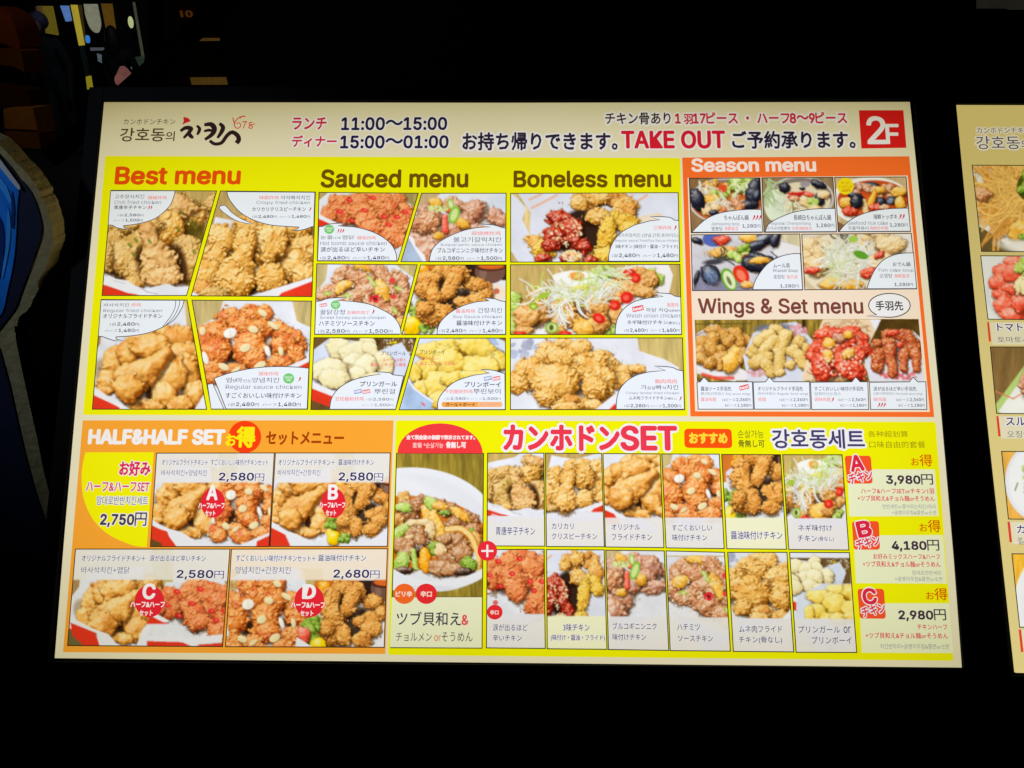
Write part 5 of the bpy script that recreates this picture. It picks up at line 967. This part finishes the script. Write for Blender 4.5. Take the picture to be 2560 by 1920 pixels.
def stand(b, parent, xs, ybot):
    inv = SIGN_R.transposed()
    for x in xs:
        top = b.o + SIGN_R @ Vector((x, ybot + 0.25, -0.11)); foot = Vector((top.x, top.y + 0.02, 0.0)); V, F = [], []
        for (ax, ay) in ((-.02, -.015), (.02, -.015), (.02, .015), (-.02, .015)):
            for q in (top, foot): V.append(tuple(inv @ (q + Vector((ax, ay, 0)) - b.o)))
        F = [(0, 1, 3, 2), (2, 3, 5, 4), (4, 5, 7, 6), (6, 7, 1, 0), (0, 2, 4, 6), (1, 7, 5, 3)]
        mesh_obj('stand_leg', V, F, BLACK, parent)
        V, F = box_data(foot.x - .03, foot.x + .03, foot.y - .28, foot.y + .22, 0.004, 0.035); mesh_obj('stand_foot', [tuple(inv @ (Vector(v) - b.o)) for v in V], F, BLACK, parent)
x0, x1, y0, y1 = cabinet(board, CORN, menu, 0.024, 0.023, 0.025, 0.032); stand(board, menu, (x0 + .12, x1 - .12), y0)

# neighbouring board, cut by the frame of the photograph
b2 = Board((2650, 975)); SIDE = 'side'
side = thing('menu_board.001', 'second back-lit menu board with beige field and noodle photos, beside the yellow one', 'menu board', b2.o, SIGN_R.to_euler(), 'back-lit menu boards standing side by side')
C2_ = [(2386.5,262.5),(2905,264),(3140,1692),(2541,1682)]
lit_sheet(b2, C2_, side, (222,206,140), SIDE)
p = Print(b2, SIDE); p.text('R1','カンホドンチキン',(176,156,470,188),(70,64,110),halo=.25,halocol=(236,232,226)); p.text('R1',[('강호동',1.0),('의',.7)],(172,204,466,276),(60,60,110),halo=.12,halocol=(236,232,226)); p.done('lettering', side)
def side_photo(quad, fn, label): return photo_mesh(b2, 'R1', quad, fn, side, label, tube=SIDE)
side_photo([(153,362),(900,366),(920,842),(205,838)], d_noodle, 'photo of a heap of thin noodles in a white bowl')
o1 = side_photo([(200,862),(920,866),(950,1220),(240,1212)], d_tom, 'photo of sliced tomatoes on a white plate')
o2 = side_photo([(253,1365),(960,1368),(1010,1738),('R2',288,185)], d_squid, 'photo of a paper lined dish on a brown table')
def r2(fn): 
    def g(c): c.view('R2'); fn(c)
    return g
o3 = photo_mesh(b2, 'R2', [(315,395),(1000,398),(1040,775),(353,768)], d_kal, side, 'photo of a pale soup bowl on a light table', tube=SIDE)
o4 = photo_mesh(b2, 'R2', [(372,960),(1060,964),(1110,1372),(415,1365)], d_last, side, 'photo of a white bowl edge on a yellow table', tube=SIDE)
for t, bar, ttl, tb, sub, sb, o in (('R1',[(236,1228),(247,1228),(258,1335),(246,1335)],'トマトサラダ',(288,1234,600,1280),'토마토사라다',(290,1310,560,1342),o1),('R2',[(287,200),(299,200),(311,312),(298,312)],'スルメイカ',(336,206,610,252),'오징어구이',(342,282,560,320),o2),('R2',[(348,783),(362,783),(374,896),(360,896)],'カルグクス',(396,800,680,848),'칼국수',(400,870,560,908),o3),('R2',[(410,1378),(424,1378),(437,1502),(423,1502)],'うどん',(462,1392,640,1440),'우동',(466,1460,580,1500),o4)):
    p = Print(b2, SIDE); x, y = bar[0]; p.poly(t, [(x+14,y),(x+420,y+4),(x+440,y+124),(x+30,y+124)], (228,222,196), Z_FIELD); p.poly(t, bar, (226,66,48), Z_PHOTO); ob = p.done('name_strip', side)
    p = Print(b2, SIDE); p.text(t, ttl, tb, (66,60,110), bold=.02, halo=.12); p.text(t, sub, sb, (120,120,140)); p.done('lettering', ob)
a0, a1, a2, a3 = cabinet(b2, C2_, side, 0.0335, 0.024, 0.025, 0.032); stand(b2, side, (a0 + .06, a1 - .06), a2)
# ------------------------------------------------------------------ the dark street around it
def slab_data(pts, Y, th):
    F_ = [at(x, y, Y) for x, y in pts]; B_ = [p + Vector((0, th, 0)) for p in F_]; n = len(pts)
    return [tuple(p) for p in F_ + B_], [tuple(range(n)), tuple(range(2*n - 1, n - 1, -1))] + [(i, n + i, n + (i + 1) % n, (i + 1) % n) for i in range(n)]
def slab(name, pts, Y, th, mat, parent=None, label=None):
    V, F = slab_data(pts, Y, th)
    if parent is not None:
        o_ = parent.location; V = [(x - o_.x, y - o_.y, z - o_.z) for x, y, z in V]
    return mesh_obj(name, V, F, mat, parent, label)
def single(name, pts, Y, th, mat, label, cat, group=None):
    o = slab(name, pts, Y, th, mat); o['label'] = label; o['category'] = cat
    if group: o['group'] = group
    return o
# ground and night
g = mesh_obj('ground', [(-60,-20,0),(60,-20,0),(60,80,0),(-60,80,0)], [(0,1,2,3)], surf('dark_paving', (0.012,0.011,0.010), 0.8, 0.2, 0.4, 3.0, 0.4)); g['kind'] = 'structure'
DARKW = surf('unlit_render', (0.006,0.006,0.007), 0.9, 0.1, 0.3, 2.0)
V, F = boxes([(-40, 40, 13.0, 13.4, 0.0, 9.0)]); wl = mesh_obj('backdrop_wall', V, F, DARKW); wl['kind'] = 'structure'

# cardboard figure at the left edge
CY = 0.98
CREAM = surf('cut_cardboard_edge', (0.23, 0.20, 0.11), 0.85, 0.1, 0.25, 60, 0.5)
BLUE = surf('blue_print', (0.012, 0.17, 0.72), 0.3, 0.5, 0.9, 14, 1.0, 0.0, (2.6, 2.6, 0.5)); NAVYP = surf('dark_navy_print', (0.008, 0.012, 0.035), 0.5, 0.3, 0.3, 12); PALE = surf('pale_blue_print', (0.42, 0.46, 0.55), 0.5, 0.3, 0.2, 20)
edge = spline([(-14,350),(40,405),(72,440),(98,478),(102,494),(116,520),(128,565),(132,600),(129,622),(121,640),(116,668),(103,690),(96,702),(93,728),(80,755),(72,772),(58,784),(46,796),(44,812),(37,818),(38,838)], 5)
edge = [(x + 1.1 * math.sin(i * 0.9) + 0.9 * math.sin(i * 2.17), y + 0.8 * math.cos(i * 1.3)) for i, (x, y) in enumerate(edge)]
leg_e = spline([(40,850),(56,930),(78,1030),(96,1110),(112,1190),(150,1330),(230,1640)], 4); 
outl = [(-260,350 - 60)] + [(-120,300)] + edge + leg_e + [(150,1640),(60,1640),(20,1330)] + [(-260,1330)]
base = at(-60, 1640, CY); 
cut = thing('cardboard_figure', 'cardboard cutout figure in a blue jacket with a rough cream edge', 'cardboard cutout', Vector((base.x, CY, 0.0)))
slab('cut_board', outl, CY, 0.03, CREAM, cut)
inn = spline([(-14,372),(24,414),(46,444),(70,470),(90,510),(103,560),(101,592),(90,626),(80,655),(66,694),(51,734),(39,768),(18,798),(2,818),(-14,838)], 4)
slab('jacket_print', [(-255,360),(-100,320)] + inn + [(-255,838)], CY - 0.0025, 0.002, NAVYP, cut)
slab('sleeve_print', spline([(-14,400),(26,450),(46,470),(42,520),(40,580),(34,650),(20,720),(6,780),(-14,800)], 3) + [(-250,800),(-250,400)], CY - 0.0045, 0.0015, BLUE, cut)
FOLD_LIGHT = surf('blue_fold_highlight', (0.04, 0.30, 0.85), 0.25, 0.6, 0.5, 20); FOLD_SHADE = surf('blue_fold_shade', (0.004, 0.03, 0.16), 0.4, 0.4, 0.5, 20)  # fold highlights and crease shade, painted as paler and deeper blue strips
for nm, pts, mt in (('sleeve_highlight', [(-14,430),(14,462),(28,500),(24,508),(6,478),(-14,452)], FOLD_LIGHT), ('sleeve_highlight', [(20,520),(26,560),(22,620),(8,690),(4,686),(14,620),(16,560)], FOLD_LIGHT), ('crease_shade', [(-14,530),(6,560),(10,620),(0,690),(-14,720),(-14,690),(-4,640),(-6,590)], FOLD_SHADE), ('crease_shade', [(30,478),(36,520),(34,570),(28,560),(29,520)], FOLD_SHADE)):
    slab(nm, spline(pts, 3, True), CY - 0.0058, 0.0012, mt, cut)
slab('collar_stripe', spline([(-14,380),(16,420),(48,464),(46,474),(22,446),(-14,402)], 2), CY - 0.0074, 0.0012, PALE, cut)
slab('trouser_print', [(-250,842),(-14,842),(0,880),(22,960),(44,1060),(60,1130),(84,1220),(120,1330),(190,1636),(-250,1636)], CY - 0.0025, 0.002, NAVYP, cut)

# black diagonal brace behind the board's upper left corner
def bar(name, a, b, wpx, Y, th, mat, label, cat):
    (xa, ya), (xb, yb) = a, b; d = Vector((xb - xa, yb - ya)).normalized(); n = Vector((-d.y, d.x)) * wpx / 2
    return single(name, [(xa + n.x, ya + n.y), (xb + n.x, yb + n.y), (xb - n.x, yb - n.y), (xa - n.x, ya - n.y)], Y, th, mat, label, cat)
bar('diagonal_strut', (120, 398), (640, -64), 44, 1.75, 0.03, BLACK, 'black diagonal strut behind the corner of the menu board', 'strut')

# amber lit boxes at the left
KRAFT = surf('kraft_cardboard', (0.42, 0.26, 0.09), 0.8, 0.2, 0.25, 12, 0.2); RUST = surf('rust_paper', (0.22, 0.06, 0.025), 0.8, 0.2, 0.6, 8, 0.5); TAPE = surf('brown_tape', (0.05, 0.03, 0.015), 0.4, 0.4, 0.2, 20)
def carton(pts, seam, Y, label, mat=KRAFT, group='cartons stacked in the amber light'):
    b = at(sum(q[0] for q in pts) / len(pts), max(q[1] for q in pts), Y); t = thing('carton', label, 'box', b, None, group)
    slab('box_wall', pts, Y, 0.16, mat, t)
    if seam: slab('tape_strip', seam, Y - 0.003, 0.002, TAPE, t)
    return t
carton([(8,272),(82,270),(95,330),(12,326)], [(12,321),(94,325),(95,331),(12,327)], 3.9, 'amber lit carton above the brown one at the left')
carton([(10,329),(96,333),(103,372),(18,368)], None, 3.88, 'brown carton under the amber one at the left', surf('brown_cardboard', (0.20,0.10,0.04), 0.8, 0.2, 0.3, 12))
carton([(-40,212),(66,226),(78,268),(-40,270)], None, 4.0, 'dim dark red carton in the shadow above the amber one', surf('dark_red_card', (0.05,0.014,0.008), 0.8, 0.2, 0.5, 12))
single('paper_bag', spline([(-30,20),(10,30),(32,52),(44,90),(50,126),(30,118),(0,108),(-30,116)], 3, True), 4.2, 0.2, RUST, 'crumpled rust coloured paper bag at the upper left', 'bag')
single('paper_bag.001', [(-30,122),(22,120),(52,128),(62,182),(34,166),(-30,160)], 4.15, 0.2, surf('tan_paper', (0.16,0.08,0.02), 0.8, 0.2, 0.5, 8, 0.4), 'small tan paper bag under the rust coloured one', 'bag')

# shopfront far behind
SY = 12.0
sb = at(230, 350, SY); shop = thing('shopfront', 'dim shopfront with yellow and blue lit panes behind the strut', 'shop', Vector((sb.x, SY, 0)))
slab('facade', [(60,-60),(372,-60),(372,330),(60,330)], SY + 0.25, 0.3, DARKW, shop)
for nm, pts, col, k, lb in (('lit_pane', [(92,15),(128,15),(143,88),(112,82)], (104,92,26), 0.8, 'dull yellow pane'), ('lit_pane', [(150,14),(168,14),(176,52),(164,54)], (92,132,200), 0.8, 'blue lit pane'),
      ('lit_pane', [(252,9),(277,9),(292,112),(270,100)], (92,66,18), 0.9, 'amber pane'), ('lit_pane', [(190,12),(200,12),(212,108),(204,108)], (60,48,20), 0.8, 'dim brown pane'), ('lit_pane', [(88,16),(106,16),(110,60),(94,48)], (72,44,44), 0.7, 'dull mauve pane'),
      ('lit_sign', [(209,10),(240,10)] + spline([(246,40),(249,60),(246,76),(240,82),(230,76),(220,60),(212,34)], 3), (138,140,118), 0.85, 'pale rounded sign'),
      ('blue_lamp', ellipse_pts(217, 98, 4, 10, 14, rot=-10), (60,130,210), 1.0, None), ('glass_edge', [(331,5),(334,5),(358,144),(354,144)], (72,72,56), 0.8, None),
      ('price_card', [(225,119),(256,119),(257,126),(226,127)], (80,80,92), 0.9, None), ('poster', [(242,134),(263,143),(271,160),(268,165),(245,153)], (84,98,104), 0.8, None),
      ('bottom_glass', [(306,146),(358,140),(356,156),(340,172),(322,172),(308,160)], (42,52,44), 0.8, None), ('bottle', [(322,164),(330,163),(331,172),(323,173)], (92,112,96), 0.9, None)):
    slab(nm, pts, SY, 0.05, glow('dim_' + nm, col, k * 0.8, 0.4, 12), shop, lb)  # cards, poster, bottle and glass are no lamps; their light is painted as emission
o = slab('round_sticker', ellipse_pts(326.5, 55.5, 6.5, 15, 26, rot=-9), SY - 0.03, 0.01, glow('pale_sticker_glow', (178,186,132), 0.95), shop)  # sticker and centre glow by emission in place of light falling on them
slab('sticker_centre', ellipse_pts(326.5, 55.5, 4.2, 10.5, 22, rot=-9), SY - 0.045, 0.01, glow('green_centre_glow', (112,116,30), 0.9), o).matrix_parent_inverse = Matrix()
for c_ in o.children: c_.location = Vector((0, 0, 0)); c_.data.transform(Matrix.Translation(-shop.location * 0))
# yellow pole in front of it
pole = thing('yellow_pole', 'narrow yellow pole with a dark band in front of the shopfront', 'pole', at(222, 260, 11.2))
slab('pole_shaft', [(176,12),(187,12),(206,113),(197,114)], 11.2, 0.07, glow('yellow_pole_glow', (172,154,48), 0.85), pole); slab('pole_band', [(197,114.5),(206,113.5),(219,189),(214,192)], 11.2, 0.07, surf('grey_green_band', (0.05,0.07,0.06), 0.4, 0.4, 0.3, 9), pole); slab('pole_foot', [(214,192.5),(222,190),(227,222),(218,224)], 11.2, 0.07, glow('yellow_foot_glow', (140,130,30), 0.8), pole)  # shaft and foot glow: the light on the yellow pole is put in as emission
# rack with two ochre rails behind the board
rk = thing('slatted_rack', 'dark rack with two ochre rails above the menu board', 'rack', at(505, 260, 5.0))
slab('rack_panel', [(436,-30),(545,-30),(562,260),(468,260)], 5.02, 0.05, surf('dark_green_board', (0.012,0.014,0.010), 0.8, 0.2, 0.4, 6), rk)
OCH = glow('ochre_rail_glow', (84,62,22), 0.6, 0.3, 20)  # rails are no lamps; light on them is painted as a weak glow
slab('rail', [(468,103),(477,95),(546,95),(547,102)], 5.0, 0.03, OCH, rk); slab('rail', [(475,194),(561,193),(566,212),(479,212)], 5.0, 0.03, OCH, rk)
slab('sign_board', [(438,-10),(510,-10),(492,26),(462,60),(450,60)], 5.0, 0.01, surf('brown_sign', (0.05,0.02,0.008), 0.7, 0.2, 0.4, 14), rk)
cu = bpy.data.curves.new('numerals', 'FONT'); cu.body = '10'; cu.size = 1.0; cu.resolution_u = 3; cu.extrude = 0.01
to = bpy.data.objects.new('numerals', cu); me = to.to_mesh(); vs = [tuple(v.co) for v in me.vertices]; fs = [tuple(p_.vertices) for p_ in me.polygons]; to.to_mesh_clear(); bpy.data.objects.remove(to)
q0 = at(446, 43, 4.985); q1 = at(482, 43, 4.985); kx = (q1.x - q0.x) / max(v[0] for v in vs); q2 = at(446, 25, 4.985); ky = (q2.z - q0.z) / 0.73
mesh_obj('numerals', [(q0.x + x * kx - rk.location.x, q0.y - rk.location.y - z, q0.z + y * ky - rk.location.z) for x, y, z in vs], fs, glow('ochre_numeral_glow', (92,54,16), 0.45), rk)  # light on the numerals painted as emission
single('corner_card', [(2448,-30),(2590,-30),(2590,24),(2530,24),(2524,21),(2450,21)], 4.0, 0.03, glow('dim_card', (36,33,28), 0.7, 0.4, 12), 'dim beige card at the top right corner', 'card')  # plain card; its faint light is put into the colour as emission

# two people standing before the shop, almost in silhouette
def person(name, label, foot_px, Y, height, col, lean, arm, hair, skin_c, long_hair=0.0):
    f = at(*foot_px, Y); s = height / 1.70
    root = thing(name, label, 'person', Vector((f.x, Y, 0)), None, None)
    J = dict(pel=(0,0,.92), wst=(0,0,1.06), chs=(0,.01,1.26), nek=(0,0,1.44), hd0=(0,-.01,1.50), hd1=(0,-.01,1.60), hd2=(0,0,1.68),
      shl=(.17,0,1.38), ell=(.24,.02,1.10), wrl=(.22,-.06,.86), hal=(.22,-.10,.78), shr=(-.17,0,1.38), elr=(-.24,.02,1.12), wrr=(-.16,-.18 if arm else -.04,1.02 if arm else .88), har=(-.10,-.24 if arm else -.08,1.04 if arm else .80),
      hpl=(.09,0,.88), knl=(.10,-.02,.48), anl=(.10,.02,.09), tol=(.12,-.13,.04), hpr=(-.09,0,.88), knr=(-.11,-.04,.48), anr=(-.12,0,.09), tor=(-.14,-.15,.04))
    rad = dict(pel=.15, wst=.14, chs=.165, nek=.055, hd0=.07, hd1=.095, hd2=.07, shl=.075, ell=.052, wrl=.034, hal=.036, shr=.075, elr=.052, wrr=.034, har=.036, hpl=.10, knl=.065, anl=.045, tol=.035, hpr=.10, knr=.065, anr=.045, tor=.035)
    E = [('pel','wst'),('wst','chs'),('chs','nek'),('nek','hd0'),('hd0','hd1'),('hd1','hd2'),('chs','shl'),('shl','ell'),('ell','wrl'),('wrl','hal'),('chs','shr'),('shr','elr'),('elr','wrr'),('wrr','har'),('pel','hpl'),('hpl','knl'),('knl','anl'),('anl','tol'),('pel','hpr'),('hpr','knr'),('knr','anr'),('anr','tor')]
    K = list(J); V = [((x + lean * z * .1) * s, y * s, z * s) for x, y, z in J.values()]
    for h in ('l', 'r'):                                   # five fingers on each hand
        hx, hy, hz = V[K.index('ha' + h)]; sgn = 1 if h == 'l' else -1
        for k in range(5):
            i = len(V)
            if k < 4: V.append((hx + (k - 1.5) * .018 * s, hy - .03 * s, hz - (.045 + .01 * (k in (1, 2))) * s)); V.append((hx + (k - 1.5) * .019 * s, hy - .05 * s, hz - (.075 + .012 * (k in (1, 2))) * s))
            else: V.append((hx - sgn * .035 * s, hy - .03 * s, hz - .01 * s)); V.append((hx - sgn * .045 * s, hy - .045 * s, hz - .04 * s))
            E += [('ha' + h, i), (i, i + 1)]
    me = bpy.data.meshes.new('body'); ix = lambda a: K.index(a) if isinstance(a, str) else a
    me.from_pydata(V, [(ix(a), ix(b)) for a, b in E], []); me.materials.append(surf('dark_coat', col, 0.8, 0.2, 0.4, 8))
    o = link('body', me, root); m = o.modifiers.new('skin', 'SKIN'); o.modifiers.new('sub', 'SUBSURF').render_levels = 1
    for i, v in enumerate(me.skin_vertices[0].data):
        r = rad[K[i]] * s if i < len(K) else .009 * s; v.radius = (r, r * (.72 if i < len(K) and K[i] in ('wst', 'chs', 'pel') else 1)); v.use_root = (i == 0)
    def cap(nm, c, r, mt, sq=(1, 1, 1), cut=None):
        V, F = [], []; nu, nv = 16, 10
        for j in range(nv + 1):
            t = math.pi * j / nv
            for i in range(nu):
                a = 2 * math.pi * i / nu; k = 1 + 0.05 * math.sin(5 * a + 3 * t)
                V.append((c[0] + r * sq[0] * k * math.sin(t) * math.cos(a), c[1] + r * sq[1] * k * math.sin(t) * math.sin(a), c[2] + r * sq[2] * math.cos(t)))
        for j in range(nv):
            for i in range(nu): F.append((j*nu + i, j*nu + (i+1) % nu, (j+1)*nu + (i+1) % nu, (j+1)*nu + i))
        return mesh_obj(nm, V, F, mt, root, None, None, True)
    lx = lean * 1.6 * .1
    cap('hair', (lx * s, (.02 - .05 * (long_hair > 0)) * s, (1.64 - long_hair * .11) * s), .115 * s, surf('hair', hair, 0.6, 0.2, 0.6, 30), (1, 1.05, 1.0 + long_hair))
    cap('face', (lx * s, -.055 * s, 1.585 * s), .075 * s, surf('skin', skin_c, 0.6, 0.3, 0.1, 20), (0.9, .8, 1.2))
    return root
person('person', 'person in a long dark coat standing before the yellow lit pane', (186, 372), 10.6, 1.66, (0.010,0.014,0.016), -0.6, True, (0.05,0.05,0.09), (0.16,0.10,0.08))
person('person.001', 'person in black clothes standing right of the yellow pole', (352, 372), 10.9, 1.50, (0.006,0.006,0.008), -0.5, False, (0.006,0.006,0.006), (0.10,0.06,0.05), 1.1)
single('pink_cloth', spline([(300,166),(309,168),(318,178),(324,188),(312,200),(300,212),(290,211),(286,196),(292,184)], 2, True), 10.4, 0.06, glow('pink_cloth_glow', (112,70,66), 0.8, 0.5, 9), 'pink folded cloth hanging beside the person in black', 'cloth')  # cloth gives no light; the light on it is painted as a glow
